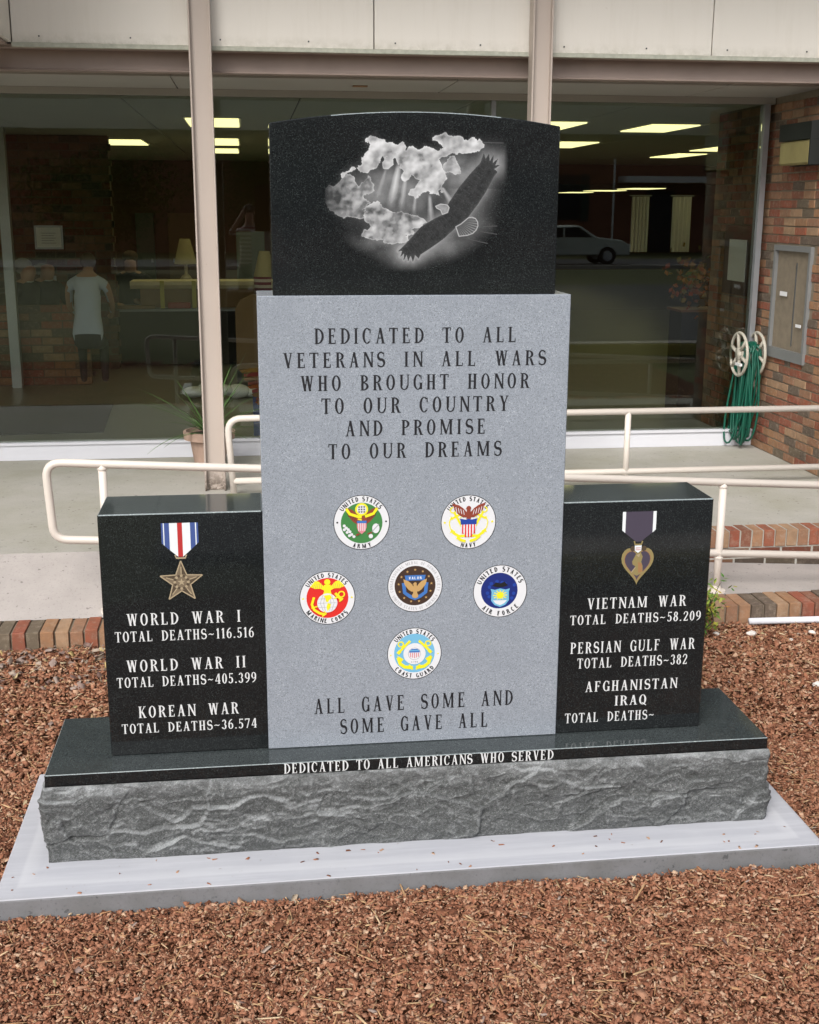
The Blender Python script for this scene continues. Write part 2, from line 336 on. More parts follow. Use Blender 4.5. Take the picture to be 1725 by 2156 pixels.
# mulch bed
def padmask(x,y): return (x>-1.235)&(x<1.240)&(y>-.303)&(y<.50)
def mz(x,y):
    base=.016*(fbm(x*2.2+5,y*2.2+9,4,3)-.5)*2+.014*(fbm(x*9+5,y*9+9,3,13)-.5)*2
    edge=np.maximum(0,1-np.abs(y+.40)/.14)*(.010+.022*(fbm(x*3.1,y*.3+2,3,9)-.5)*2)*(np.abs(x)<1.5)
    t=np.clip((-1.9-y)/1.2,0,1); return base+edge+.2*t*t*(3-2*t)-.012*(x<-.7)*(y<0)
gx=np.linspace(-4.5,4.6,240); gy=np.linspace(-2.4,1.885,130); X,Y=np.meshgrid(gx,gy)
Z=mz(X,Y)-.012; V=np.stack([X.ravel(),Y.ravel(),Z.ravel()],1); ii=np.arange(129)[:,None]*240+np.arange(239)[None,:]; ii=ii.ravel()
F=np.stack([ii,ii+1,ii+241,ii+240],1); tag(np_mesh('mulch_bed',V,F,'soilbed'),kind='structure')
def chips(name,n,x0,x1,y0,y1,lmin,lmax,asp,th,mat,tilt=.5,zoff=.0,spread=.012,onpad=False,jit=.25,power=1.6):
    x=rng.uniform(x0,x1,n*2); y=y0+(y1-y0)*rng.uniform(0,1,n*2); k=~padmask(x,y) if not onpad else np.ones(n*2,bool); x=x[k][:n]; y=y[k][:n]; n=len(x)
    L=lmin+(lmax-lmin)*rng.uniform(0,1,n)**power; W=L*rng.uniform(asp[0],asp[1],n); T=rng.uniform(th[0],th[1],n)
    z=(mz(x,y) if not onpad else np.full(n,.0562))+zoff+rng.uniform(0,1,n)*spread
    yaw=rng.uniform(0,2*np.pi,n); pt=rng.normal(0,tilt,n)*(0 if onpad else 1); rl=rng.normal(0,tilt,n)*(0 if onpad else 1)
    cy,sy,cp,sp,cr,sr=np.cos(yaw),np.sin(yaw),np.cos(pt),np.sin(pt),np.cos(rl),np.sin(rl)
    Rm=np.zeros((n,3,3)); Rm[:,0,0]=cy*cp;Rm[:,1,0]=sy*cp;Rm[:,2,0]=-sp
    Rm[:,0,1]=cy*sp*sr-sy*cr;Rm[:,1,1]=sy*sp*sr+cy*cr;Rm[:,2,1]=cp*sr
    Rm[:,0,2]=cy*sp*cr+sy*sr;Rm[:,1,2]=sy*sp*cr-cy*sr;Rm[:,2,2]=cp*cr
    base=np.array([(-.5,-.5,0),(.5,-.5,0),(.5,.5,0),(-.5,.5,0),(-.5,-.5,1),(.5,-.5,1),(.5,.5,1),(-.5,.5,1)],float)
    q=np.repeat(base[None],n,0); q[:,:,:2]+=rng.uniform(-jit,jit,(n,8,2)); q[:,4:,:2]*=.9
    q[:,4:,2]+=rng.uniform(-.6,.6,(n,4))
    q[:,:,0]*=L[:,None]; q[:,:,1]*=W[:,None]; q[:,:,2]*=T[:,None]
    v=np.einsum('nij,nkj->nki',Rm,q)+np.stack([x,y,z],1)[:,None,:]
    f=np.array([(0,1,5,4),(1,2,6,5),(2,3,7,6),(3,0,4,7),(4,5,6,7)]); F=(f[None]+np.arange(n)[:,None,None]*8).reshape(-1,4)
    return np_mesh(name,v.reshape(-1,3),F,mat)
tag(chips('bark_mulch',145000,-2.1,2.3,-1.05,.55,.004,.0165,(.28,.85),(.001,.003),'chips'),'reddish brown bark mulch spread around the monument',kind='stuff')
tag(chips('bark_mulch',72000,-2.9,3.4,.5,1.87,.006,.024,(.35,.8),(.002,.005),'chips'),'reddish brown bark mulch behind the monument up to the brick edging',kind='stuff')
tag(chips('wood_splinters',16000,-2.5,3.1,-1.2,1.86,.006,.034,(.05,.20),(.0015,.003),'straw',.3,.006,.010,power=2.6),'pale straw coloured splinters lying in the bark mulch',kind='stuff')
tag(chips('bark_mulch',9000,-4.2,4.4,-2.35,1.86,.012,.028,(.35,.8),(.003,.006),'chips',.3),'coarse bark mulch at the edges of the bed',kind='stuff')
tag(chips('wood_splinters',900,-2.0,2.2,-1.15,1.7,.03,.085,(.03,.07),(.001,.002),'straw',.25,.010,.008),'long pale shreds lying on top of the bark mulch',kind='stuff')
tag(chips('pale_leaves',260,-2.2,2.6,-1.15,1.8,.012,.026,(.4,.8),(.001,.0015),'deadleaf',.35,.012,.008),'small grey leaves and pebbles scattered over the mulch',kind='stuff')
tag(chips('stray_chips',46,-1.2,1.2,-.285,-.13,.005,.016,(.2,.6),(.001,.002),'chips',0,0,0,True),'small bark chips scattered on the concrete pad',kind='stuff')
tag(chips('dead_leaves',420,-2.6,-.9,1.35,1.86,.012,.038,(.4,.9),(.0015,.002),'deadleaf',.5,.012,.015),'dead grey leaves caught against the brick edging',kind='stuff')
def pebble(x,y,s,mat='stone'):
    b=MB(); bm=bmesh.new(); bmesh.ops.create_icosphere(bm,subdivisions=2,radius=1)
    for v in bm.verts:
        k=1+.35*(noise.noise(v.co*1.3+Vector((x*9,y*7,0))));  v.co=Vector((v.co.x*s*k*1.2,v.co.y*s*k*.8,v.co.z*s*k*.6))
    me=bpy.data.meshes.new('pebble'); bm.to_mesh(me); bm.free(); me.materials.append(M[mat]); return me
ST=[(1.83,1.70,.022,'white angular stone lying below the white pipe'),(1.66,1.71,.014,'small white stone beside the shrub'),(2.12,1.68,.016,'whitish stone at the right edge below the pipe'),(1.98,1.60,.011,'tiny white stone in the mulch right of the shrub'),
 (1.85,1.05,.022,'tan rounded stone behind the right end of the base'),(2.05,1.22,.018,'pinkish white stone in the mulch right of the black tablet'),
 (-.12,-.95,.009,'tiny pale stone in the front mulch near the bottom edge'),(-1.45,.72,.02,'grey stone in the mulch left of the monument'),(-.40,-1.03,.008,'pale grey stone in the front mulch at the lower left')]
for x,y,s,l in ST:
    o=bpy.data.objects.new('stone',pebble(x,y,s)); C.objects.link(o); o.location=(x,y,float(mz(np.array(x),np.array(y)))+s*.35+.008); o.rotation_euler=(0,0,x*7); tag(o,l,'stone')
# ------------------------------------------------------------ pad
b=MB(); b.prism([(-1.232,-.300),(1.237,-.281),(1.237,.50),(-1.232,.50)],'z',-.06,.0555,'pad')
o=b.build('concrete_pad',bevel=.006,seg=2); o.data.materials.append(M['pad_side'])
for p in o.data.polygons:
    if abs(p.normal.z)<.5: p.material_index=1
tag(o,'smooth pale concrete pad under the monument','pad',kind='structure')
# ------------------------------------------------------------ lettering
def ring(cx,cy,rx,ry,T,t,a0=0,a1=360,n=22):
    out=[];P=[]
    for i in range(n+1):
        a=R(a0+(a1-a0)*i/n); c,s=math.cos(a),math.sin(a)
        P.append(((cx+rx*c,cy+ry*s),(cx+(rx-T)*c,cy+(ry-t)*s)))
    for i in range(n): out.append([P[i][0],P[i+1][0],P[i+1][1],P[i][1]])
    return [('strip',out)]
def stroke(pts,ws):
    out=[];Q=[]
    for i,p in enumerate(pts):
        a=pts[max(0,i-1)];c=pts[min(len(pts)-1,i+1)];dx,dy=c[0]-a[0],c[1]-a[1];l=math.hypot(dx,dy) or 1
        nx,ny=-dy/l,dx/l;w=ws[i]/2; Q.append(((p[0]+nx*w,p[1]+ny*w),(p[0]-nx*w,p[1]-ny*w)))
    for i in range(len(pts)-1): out.append([Q[i][0],Q[i+1][0],Q[i+1][1],Q[i][1]])
    return [('strip',out)]
def rc(x0,x1,y0,y1): return [('strip',[[(x0,y0),(x1,y0),(x1,y1),(x0,y1)]])]
def bar(x0,y0,x1,y1,w): # slanted bar with horizontal ends, w = horizontal width
    return [('strip',[[(x0,y0),(x0+w,y0),(x1+w,y1),(x1,y1)]])]
def glyph(ch,T=.12,t=.055,serif=True):
    s=.06 if serif else 0; h=.042
    g=[]
    def stem(x,y0=0,y1=1,lo=True,hi=True,w=None):
        w_=w or T; r=rc(x,x+w_,y0,y1)
        if serif:
            if lo: r+=rc(x-s,x+w_+s,y0,y0+h)
            if hi: r+=rc(x-s,x+w_+s,y1-h,y1)
        return r
    def tip(x,y0,y1): return rc(x-.02,x+.03,y0,y1) if serif else []
    W=.52
    if ch=='I': return stem(s),T+2*s
    if ch=='O' or ch=='Q' or ch=='0':
        w=.54 if ch!='0' else .44
        g=ring(w/2,.5,w/2,.515,T,t)
        if ch=='Q': g+=stroke([(.22,.2),(.38,.06),(.56,-.1)],[.06,.1,.06])
        return g,w
    if ch in 'CG':
        g=ring(.28,.5,.28,.515,T,t,48,312)
        g+=rc(.44,.50,.66,.95) if serif else []
        if ch=='C': g+=rc(.44,.475,.10,.27) if serif else []
        else: g+=rc(.40,.40+T,.03,.46)+rc(.34,.56,.42,.46)
        return g,.54
    if ch=='D': return stem(s)+ring(s+T-.02,.5,.40,.5,T,t,-90,90,16)+rc(s,s+T+.02,0,t)+rc(s,s+T+.02,1-t,1),.56
    if ch in 'BPR':
        g=stem(s)
        if ch=='B': g+=ring(s+T,.76,.27,.24,T*.95,t,-90,90,12)+ring(s+T,.265,.31,.265,T,t,-90,90,12); w=.5
        else: g+=ring(s+T,.735,.30,.265,T,t,-90,90,12); w=.49
        if ch=='R': g+=bar(.26,.47,.42,0,T)+(rc(.40,.42+T+.05,0,h) if serif else []); w=.56
        return g,w
    if ch in 'EFL':
        g=stem(s)
        if ch!='F': g+=rc(s,.46,0,t)+tip(.44,0,.24)
        if ch!='L': g+=rc(s,.44,1-t,1)+tip(.42,.78,1)+rc(s,.34,.5,.5+t)+tip(.33,.42,.62)
        return g,.5
    if ch=='T': return stem(.20,hi=False)+rc(0,.52,1-t,1)+tip(.01,.78,1)+tip(.50,.78,1),.53
    if ch in 'HN':
        if ch=='H': return stem(s)+stem(.52-T-s+.06)+rc(s+T,.52-T,.48,.48+t),.58
        tt=t+.015
        return stem(s,w=tt)+stem(.50,w=tt,lo=False)+bar(.48,-.01,s-.01,1,T),.58
    if ch=='K': return stem(s)+bar(.18,.45,.44,1,t)+bar(.42,0,.20,.56,T)+((rc(.38,.56,1-h,1)+rc(.37,.60,0,h)) if serif else []),.58
    if ch=='M': return stem(s,w=t)+stem(.62,w=T)+bar(.33,.05,s-.01,1,T)+bar(.36,.05,.62,1,t)+[],.62+T+s
    if ch=='A': return bar(.06,0,.25,1,t)+bar(.40,0,.22,1,T)+rc(.14,.44,.32,.32+t)+((rc(0,.18,0,h)+rc(.34,.60,0,h)) if serif else []),.58
    if ch=='V': return bar(.26,0,.06,1,T)+bar(.28,0,.46,1,t)+((rc(0,.24,1-h,1)+rc(.38,.58,1-h,1)) if serif else []),.57
    if ch=='W': return bar(.22,0,.06,1,T)+bar(.24,0,.38,1,t)+bar(.52,0,.36,1,T)+bar(.54,0,.68,1,t)+((rc(0,.22,1-h,1)+rc(.32,.5,1-h,1)+rc(.60,.80,1-h,1)) if serif else []),.80
    if ch=='Y': return rc(.22,.22+T,0,.45)+bar(.22,.43,.05,1,T)+bar(.27,.43,.46,1,t)+((rc(0,.22,1-h,1)+rc(.38,.58,1-h,1)+rc(.15,.41,0,h)) if serif else []),.57
    if ch=='U': return stem(s,.27,1,lo=False)+stem(.50,.27,1,lo=False,w=t)+ring(.305,.28,.245,.295,(T+t)/2,t,180,360,14),.60
    if ch=='S':
        pts=[];ws=[]
        for i in range(26):
            k=i/25
            if k<.5: a=R(35+ (270-35)*k/.5); pts.append((.24+.18*math.cos(a),.735+.235*math.sin(a)))
            else: a=R(90-(235)*(k-.5)/.5); pts.append((.24+.20*math.cos(a),.265+.24*math.sin(a)))
            ws.append(t+(T*1.1-t)*math.exp(-((k-.5)/.2)**2)+.02)
        g=stroke(pts,ws)+(rc(.39,.43,.70,.96)+rc(.03,.07,.03,.30) if serif else []); return g,.47
    if ch=='1': return stem(.10,hi=False)+bar(.0,.80,.12,1,.07),.32
    if ch=='2':
        P=[(.05,.70)]+[(.22+.16*math.cos(R(a)),.75+.22*math.sin(R(a))) for a in range(170,-50,-20)]+[(.10,.10),(.05,.03)]
        return stroke(P,[.09]+[.07+.04*(i>5) for i in range(len(P)-2)]+[.06])+rc(.03,.42,0,.09)+rc(.38,.42,0,.2),.45
    if ch=='3': return ring(.20,.745,.19,.255,T*.9,t,-80,165,16)+ring(.19,.27,.22,.285,T,t,-165,85,16),.43
    if ch=='4': return rc(.27,.27+T,0,1)+rc(0,.46,.24,.24+.07)+bar(.0,.27,.26,1,.07)+(rc(.2,.46,0,h) if serif else []),.48
    if ch=='5': return rc(.07,.13,.5,1)+rc(.07,.40,.90,1)+ring(.18,.31,.23,.325,T,t,-150,125,18),.43
    if ch in '69':
        g=ring(.22,.31,.22,.325,T*.9,t)+stroke([(.055,.33),(.06,.6),(.14,.82),(.26,.94),(.36,1.0)],[.11,.11,.10,.09,.05])
        if ch=='9': g=[('strip',[[(.44-x,1-y) for x,y in q] for q in k[1]]) for k in g]
        return g,.44
    if ch=='7': return rc(.0,.42,.90,1)+rc(0,.04,.78,1)+bar(.12,0,.34,.92,.09),.43
    if ch=='8': return ring(.21,.755,.18,.25,T*.85,t)+ring(.21,.265,.215,.28,T,t),.43
    if ch=='.': return rc(.02,.02+T,0,T*.9),T+.06
    if ch=='~': return stroke([(.03,.40),(.14,.48),(.26,.45),(.38,.40),(.50,.50)],[.05,.09,.10,.09,.05]),.56
    return [],.3
def layout(text,T,t,gap,word,serif=True):
    x=0;out=[]
    for ch in text:
        if ch==' ': x+=word-gap; continue
        g,w_=glyph(ch,T,t,serif); out.append((x,w_,g)); x+=w_+gap
    return out,x-gap
def put(b,polys,fn,mat,y0,step=.00003):
    for k,(kind,strip) in enumerate(polys):
        y=y0-step*k
        for q in strip:
            b.add([(*[fn(u,v)[0]],y,fn(u,v)[1]) for u,v in q],[(0,1,2,3)],mat)
def line(name,text,x0,x1,z,h,y,mat,parent,T=.12,t=.055,gap=.26,word=1.15,off=.0006):
    L,wd=layout(text,T,t,gap,word); k=(x1-x0)/wd; chars=[c for c in text if c!=' ']
    for (gx_,gw,g),c in zip(L,chars):
        b=MB(); put(b,g,lambda u,v:(x0+(gx_+u)*k,z+v*h),mat,y-off)
        b.build('letter' if c.isalpha() else ('numeral' if c.isdigit() else 'punctuation'),parent)
# ------------------------------------------------------------ monument
mon=empty('granite_monument','granite war memorial with grey centre slab, two black side tablets and rough base','monument',(0,0,.0555))
def mpart(o): o.location=Vector(o.location)-Vector((0,0,.0555)); return o
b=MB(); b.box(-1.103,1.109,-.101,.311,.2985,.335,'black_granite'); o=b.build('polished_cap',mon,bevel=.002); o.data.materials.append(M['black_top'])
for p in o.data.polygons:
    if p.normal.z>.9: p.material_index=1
cap=tag(mpart(o),'polished black top of the base with lettering along its front edge')
line('inscription','DEDICATED TO ALL AMERICANS WHO SERVED',-.407,.418,.3005,.0325,-.101,'ink_white',cap,.14,.065,.16,.75)
# rough base: displaced grid shell
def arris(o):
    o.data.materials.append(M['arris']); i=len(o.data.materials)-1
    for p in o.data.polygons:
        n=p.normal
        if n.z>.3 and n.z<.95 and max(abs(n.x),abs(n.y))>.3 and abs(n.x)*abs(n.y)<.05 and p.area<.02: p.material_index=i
def rockface():
    nx,nz,ny=560,92,100; x0,x1,y0,y1,z0,z1=-1.106,1.112,-.104,.311,.0555,.2983
    per=[(x0+(x1-x0)*i/nx,y0,0,-1) for i in range(nx)]+[(x1,y0+(y1-y0)*i/ny,1,0) for i in range(ny)]+[(x1+(x0-x1)*i/(nx//3),y1,0,1) for i in range(nx//3)]+[(x0,y1+(y0-y1)*i/ny,-1,0) for i in range(ny)]
    per=np.array(per); n=len(per); S=per[:,0]+per[:,1]*1.7; Zv=np.linspace(z0,z1,nz+1); SS,ZZ=np.meshgrid(S,Zv); TZ=(ZZ-z0)/(z1-z0)
    def facets(u,v,seed,cell):     # conchoidal flakes: the highest of many tilted, scooped planes
        ci=np.floor(u/cell); cj=np.floor(v/cell*1.9); best=np.full(u.shape,9e9); val=np.zeros(u.shape)
        for di in (-1,0,1):
            for dj in (-1,0,1):
                a_=(ci+di).astype(np.int64); b_=(cj+dj).astype(np.int64)
                def h(k):
                    q=(a_*73856093^b_*19349663^(k+seed)*83492791)&0x7fffffff; q=((q^(q>>13))*1274126177)&0x7fffffff; return ((q>>5)&0xffff)/65535.
                px=(ci+di+h(1))*cell; py=(cj+dj+h(2))*cell/1.9; dx=u-px; dy=(v-py)*1.9; d=np.hypot(dx,dy)/cell
                tilt=(h(3)-.5)*1.0*dx/cell+(h(4)-.25)*1.3*dy/cell; hv=h(5)*.55+tilt*.6+.28*d*d
                m=d<best; best=np.where(m,d,best); val=np.where(m,hv,val)
        return val
    wx=SS+.05*(fbm(SS*7+9,ZZ*7+3,4,1)-.5)*2; wz=ZZ+.035*(fbm(SS*9+2,ZZ*9+7,4,2)-.5)*2
    D=.028*facets(wx-wz*.6,wz,5,.30)+.015*facets(wx+wz*.5,wz,11,.105)+.008*facets(wx,wz,23,.042)+.004*(fbm(SS*60,ZZ*60,4,6)-.5)*2-.014
    # soften flake walls a little
    for _ in range(1): D=(D+np.roll(D,1,1)+np.roll(D,-1,1)+np.vstack([D[:1],D[:-1]])+np.vstack([D[1:],D[-1:]]))/5
    D+=.0016*(fbm(SS*160,ZZ*160,3,8)-.5)*2
    lap=-(np.roll(D,1,1)+np.roll(D,-1,1)+np.vstack([D[1:],D[-1:]])+np.vstack([D[:1],D[:-1]])-4*D)
    dz=np.vstack([D[1:],D[-1:]])-np.vstack([D[:1],D[:-1]])
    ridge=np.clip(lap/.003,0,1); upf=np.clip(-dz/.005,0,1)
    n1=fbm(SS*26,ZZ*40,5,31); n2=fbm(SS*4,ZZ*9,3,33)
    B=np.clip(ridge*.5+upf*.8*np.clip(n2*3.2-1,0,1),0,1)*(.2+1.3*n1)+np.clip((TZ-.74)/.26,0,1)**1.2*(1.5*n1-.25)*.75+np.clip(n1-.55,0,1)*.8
    B=np.clip(B,0,.85)
    tp=np.minimum(1,(1-TZ)*8)*np.minimum(1,.35+TZ*5); D=D*tp+np.where(TZ<.985,.003,-.001)
    V=np.stack([per[None,:,0]+per[None,:,2]*D,per[None,:,1]+per[None,:,3]*D,ZZ],2).reshape(-1,3)
    F=[(j*n+i,j*n+(i+1)%n,(j+1)*n+(i+1)%n,(j+1)*n+i) for j in range(nz) for i in range(n)]
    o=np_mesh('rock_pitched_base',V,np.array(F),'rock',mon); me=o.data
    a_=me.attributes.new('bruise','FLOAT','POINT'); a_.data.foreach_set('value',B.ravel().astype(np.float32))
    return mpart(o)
rb_=rockface(); rb_['label']='rough rock faced dark granite base'
slab=mpart(box('centre_slab',-.45,.45,0,.235,.336,1.7063,'grey_granite',mon,.002)); slab['label']='grey granite centre slab'
TX=[("DEDICATED TO ALL",-.291,.291,1.5710,.0440),("VETERANS IN ALL WARS",-.381,.381,1.5035,.0435),("WHO BROUGHT HONOR",-.333,.333,1.4370,.0440),
("TO OUR COUNTRY",-.273,.273,1.3705,.0450),("AND PROMISE",-.205,.205,1.3040,.0450),("TO OUR DREAMS",-.255,.255,1.2370,.0450),("ALL GAVE SOME AND",-.308,.308,.4440,.0495),("SOME GAVE ALL",-.230,.230,.3740,.0490)]
for t_,a,c,z,h in TX: line('inscription',t_,a,c,z-.0,h,0,'e_black',slab,.14,.068,.27,1.2)
wl=mpart(box('side_tablet',-.922,-.4505,.006,.24,.336,1.0876,'black_granite',mon,.0032)); wl['label']='left black granite tablet with star medal'
wr=mpart(box('side_tablet',.4505,.9225,.006,.24,.336,1.0876,'black_granite',mon,.0032)); wr['label']='right black granite tablet with heart medal'
for w_ in (wl,wr):
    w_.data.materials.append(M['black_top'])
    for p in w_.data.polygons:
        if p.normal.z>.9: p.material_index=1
for t_,a,c,z,h in [("WORLD WAR I",-.855,-.523,.749,.037),("TOTAL DEATHS~116.516",-.891,-.485,.699,.032),("WORLD WAR II",-.863,-.512,.604,.037),("TOTAL DEATHS~405.399",-.893,-.482,.555,.032),("KOREAN WAR",-.835,-.538,.456,.037),("TOTAL DEATHS~36.574",-.886,-.484,.407,.031)]:
    big=h>.034; line('inscription',t_,a,c,z,h,.006,'ink_white',wl,.135,.065,.20 if big else .15,1.0 if big else .8)
for t_,a,c,z,h in [("VIETNAM WAR",.537,.853,.7455,.0355),("TOTAL DEATHS~58.209",.485,.904,.696,.031),("PERSIAN GULF WAR",.489,.890,.6015,.037),("TOTAL DEATHS~382",.513,.869,.5515,.0335),("AFGHANISTAN",.542,.840,.472,.0345),("IRAQ",.639,.742,.4215,.033),("TOTAL DEATHS~",.480,.771,.3695,.0325)]:
    big=h>.034; line('inscription',t_,a,c,z,h,.006,'ink_white',wr,.135,.065,.18 if big else .15,.9)
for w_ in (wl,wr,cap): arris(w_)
# black top tablet with arched top
b=MB(); hw=.405; pts=[(-hw,1.7065),(hw,1.7065)]
for i in range(25):
    x=hw-2*hw*i/24; pts.append((x,2.169+.034*(1-(x/hw)**2)))
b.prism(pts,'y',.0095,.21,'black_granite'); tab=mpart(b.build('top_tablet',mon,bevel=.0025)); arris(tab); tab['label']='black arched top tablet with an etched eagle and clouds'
def pip(px,py,poly):
    ins=np.zeros(px.shape,bool); n=len(poly)
    for i in range(n):
        x1,y1=poly[i];x2,y2=poly[(i+1)%n]
        if y1==y2: continue
        c=((y1>py)!=(y2>py))&(px<(x2-x1)*(py-y1)/(y2-y1)+x1); ins^=c
    return ins
def segd(px,py,a,b_):
    ax,ay=a;bx,by=b_;dx,dy=bx-ax,by-ay;t=np.clip(((px-ax)*dx+(py-ay)*dy)/(dx*dx+dy*dy),0,1); return np.hypot(px-ax-t*dx,py-ay-t*dy)
def etching():
    nx,ny=440,350; x=np.linspace(372,1345,nx); y=np.linspace(140,905,ny); PX,PY=np.meshgrid(x,y)
    wx=PX+46*(fbm(PX/38,PY/38,6,1)-.48)*1.6; wy=PY+40*(fbm(PX/38+40,PY/38,6,2)-.48)*1.6
    n1=fbm(PX/55,PY/55,6,4); n2=fbm(PX/18,PY/18,4,5)
    A_=[(470,378),(520,343),(560,325),(590,275),(615,240),(600,195),(625,165),(660,182),(690,202),(745,212),(780,213),(795,262),(830,232),(900,238),(970,248),(1005,238),(945,185),(1000,165),(1060,182),(1110,192),(1190,203),(1215,232),(1160,262),(1110,262),(1060,265),(1010,278),(970,292),(985,340),(1003,400),(995,440),(975,485),(930,472),(890,470),(850,498),(815,480),(868,440),(890,400),(840,385),(795,405),(775,340),(740,300),(722,345),(690,338),(700,290),(680,268),(650,285),(640,338),(600,362),(540,358)]
    B_=[(470,375),(520,395),(550,440),(600,390),(632,462),(580,490),(615,530),(560,560),(595,605),(500,612),(425,590),(382,535),(380,465),(420,440),(455,410)]
    C_=[(590,555),(650,535),(720,572),(790,585),(860,588),(910,632),(870,655),(820,660),(832,690),(790,700),(800,735),(730,750),(690,735),(640,712),(570,705),(612,655),(590,612)]
    D_=[(1020,300),(1050,285),(1070,330),(1085,365),(1050,372),(1010,345)]
    I=np.zeros_like(PX)
    g=lambda cx,cy,sx,sy,a: a*np.exp(-((PX-cx)/sx)**2-((PY-cy)/sy)**2)
    haze=g(700,440,150,110,.26)+g(560,500,130,110,.12)+g(1090,330,110,90,.40)+g(820,520,160,90,.14)+g(930,380,150,90,.15)+g(800,780,250,60,.16)+g(1050,780,160,70,.22)+g(1230,420,90,100,.16)+g(600,740,170,40,.20)+g(1240,660,110,35,.16)+g(760,650,180,70,.10)+g(1160,640,110,90,.15)
    ell_=np.clip(1.25-np.hypot((PX-850)/440,(PY-530)/330)**3,0,1)
    I+=haze*(.30+1.3*n1)*ell_*.85
    for (x0,y0,x1,y1,w0,w1,a) in [(765,310,715,560,16,30,.55),(800,380,770,580,10,24,.34),(925,480,935,630,10,24,.46),(990,440,1045,530,9,22,.45),(850,490,840,600,8,18,.28),(700,330,640,520,8,20,.18)]:
        dx,dy=x1-x0,y1-y0; L=math.hypot(dx,dy); t=((PX-x0)*dx+(PY-y0)*dy)/L/L; d=np.abs((PX-x0)*dy-(PY-y0)*dx)/L; ww=w0+(w1-w0)*np.clip(t,0,1)
        I+=a*np.clip(1-d/ww,0,1)*np.clip(t*6,0,1)*np.clip((1.05-t)*2,0,1)
    for poly,base,amp,sd_ in ((B_,.34,.55,1),(C_,.42,.55,2),(A_,.60,.75,3),(D_,.5,.4,4)):
        d=np.full(PX.shape,999.)
        for i in range(len(poly)): d=np.minimum(d,segd(PX,PY,poly[i],poly[(i+1)%len(poly)]))
        sd=np.where(pip(PX,PY,poly),d,-d)
        fb=fbm(PX/36+sd_*7,PY/36,6,40+sd_); den=sd/20+2.6*(fb-.42); m_=np.clip(den/.05,0,1)
        fs=lambda x_,y_: fbm(x_/70+sd_*7,y_/70,3,60+sd_); lit=np.clip((fs(PX+12,PY+16)-fs(PX,PY))*1.6,-.15,.3); bw=fbm(PX/34+sd_*3,PY/34,3,80+sd_); bil=1-np.abs(2*bw-.9)*1.6; soft=np.clip(den/2.2,0,1)
        tex=base+amp*(n1-.45)*.95+.10*(bil-.75)+.10*(n2-.47)+lit+.45*np.exp(-np.clip(den,0,9)/.16)-.10*np.clip((.37-n1)/.12,0,1)*soft
        if poly is B_: tex=tex*np.clip((PX-360)/150,.4,1)
        tex=np.clip(tex,.06,1); I=I*(1-m_)+np.maximum(I*.4,tex)*m_
        I+=(1-m_)*.07*np.exp(-np.clip(-den,0,9)/.4)*base
    I+=g(1255,320,75,70,.30)*(.4+1.1*n1)+g(800,820,90,45,.22)*(.4+1.1*n1)
    E_=[(1000,588),(1030,522),(1085,440),(1140,372),(1195,312),(1212,258),(1222,292),(1240,262),(1245,302),(1265,270),(1262,312),(1290,288),(1275,325),(1302,322),(1270,345),(1288,360),(1268,385),(1225,470),(1180,540),(1150,580),(1128,612),(1100,635),(1065,662),(1000,722),(940,765),(880,805),(868,828),(850,808),(838,846),(826,812),(812,842),(804,808),(788,838),(790,800),(770,818),(780,785),(758,788),(800,745),(830,712),(880,655),(950,612)]
    d=np.full(PX.shape,999.)
    for i in range(len(E_)): d=np.minimum(d,segd(PX,PY,E_[i],E_[(i+1)%len(E_)]))
    e=pip(PX,PY,E_)
    I=np.where(e,.015+.05*n2+.04*np.exp(-d/7),I+.22*np.exp(-d/22)*(PY>450)+.10*np.exp(-d/25)*(PY<=450))
    for q in range(9):
        f0=(1000+q*26,560-q*42); f1=(f0[0]+62,f0[1]+46); I=np.maximum(I,np.where(e,.075*np.clip(1-segd(PX,PY,f0,f1)/3,0,1),0)); f0=(1000-q*24,600+q*21); f1=(f0[0]+40,f0[1]+52); I=np.maximum(I,np.where(e,.075*np.clip(1-segd(PX,PY,f0,f1)/3,0,1),0))
    tail=[(1068,655),(1095,640),(1135,606),(1155,603),(1173,610),(1185,628),(1187,650),(1178,672),(1160,690),(1130,701),(1085,706)]; head=[(958,545),(985,533),(1020,538),(1030,552),(1022,578),(995,588),(985,565),(965,555)]
    for poly,a in ((tail,.12),(head,.22)):
        m_=pip(PX,PY,poly); d=np.full(PX.shape,99.)
        for i in range(len(poly)): d=np.minimum(d,segd(PX,PY,poly[i],poly[(i+1)%len(poly)]))
        ang=np.arctan2(PY-620,PX-1060); fe=.22*np.clip(np.sin(ang*52),0,1)*np.clip((np.hypot(PX-1060,PY-620)-40)/60,0,1) if poly is tail else .15*n2*2
        I=np.where(m_,a+fe,I); I=np.maximum(I,np.clip(1-d/4.0,0,1)*(.9 if poly is head else .8))
    for (p,q) in (((1190,205),(1315,207)),((1190,655),(1290,650)),((1200,680),(1290,695)),((1110,715),(1240,745))):
        I=np.maximum(I,.15*np.clip(1-segd(PX,PY,p,q)/3.5,0,1))
    fade=np.clip(np.minimum(np.minimum(PX-372,1345-PX),np.minimum(PY-140,905-PY))/25,0,1); I=np.clip(I,0,1)*fade
    X_=-.45278+.000529163*PX; Z_=2.2279-.00050797*PY-.0555
    V=np.stack([X_.ravel(),np.full(X_.size,.0089),Z_.ravel()],1); ii=(np.arange(ny-1)[:,None]*nx+np.arange(nx-1)[None,:]).ravel()
    F=np.stack([ii,ii+nx,ii+nx+1,ii+1],1)
    o=np_mesh('eagle_etching',V,F,'black_etch',mon); o.data.attributes.new('etch','FLOAT','POINT').data.foreach_set('value',I.ravel().astype(np.float32)); o.parent=tab
    o.location=(0,0,.0555); return o
et=etching()
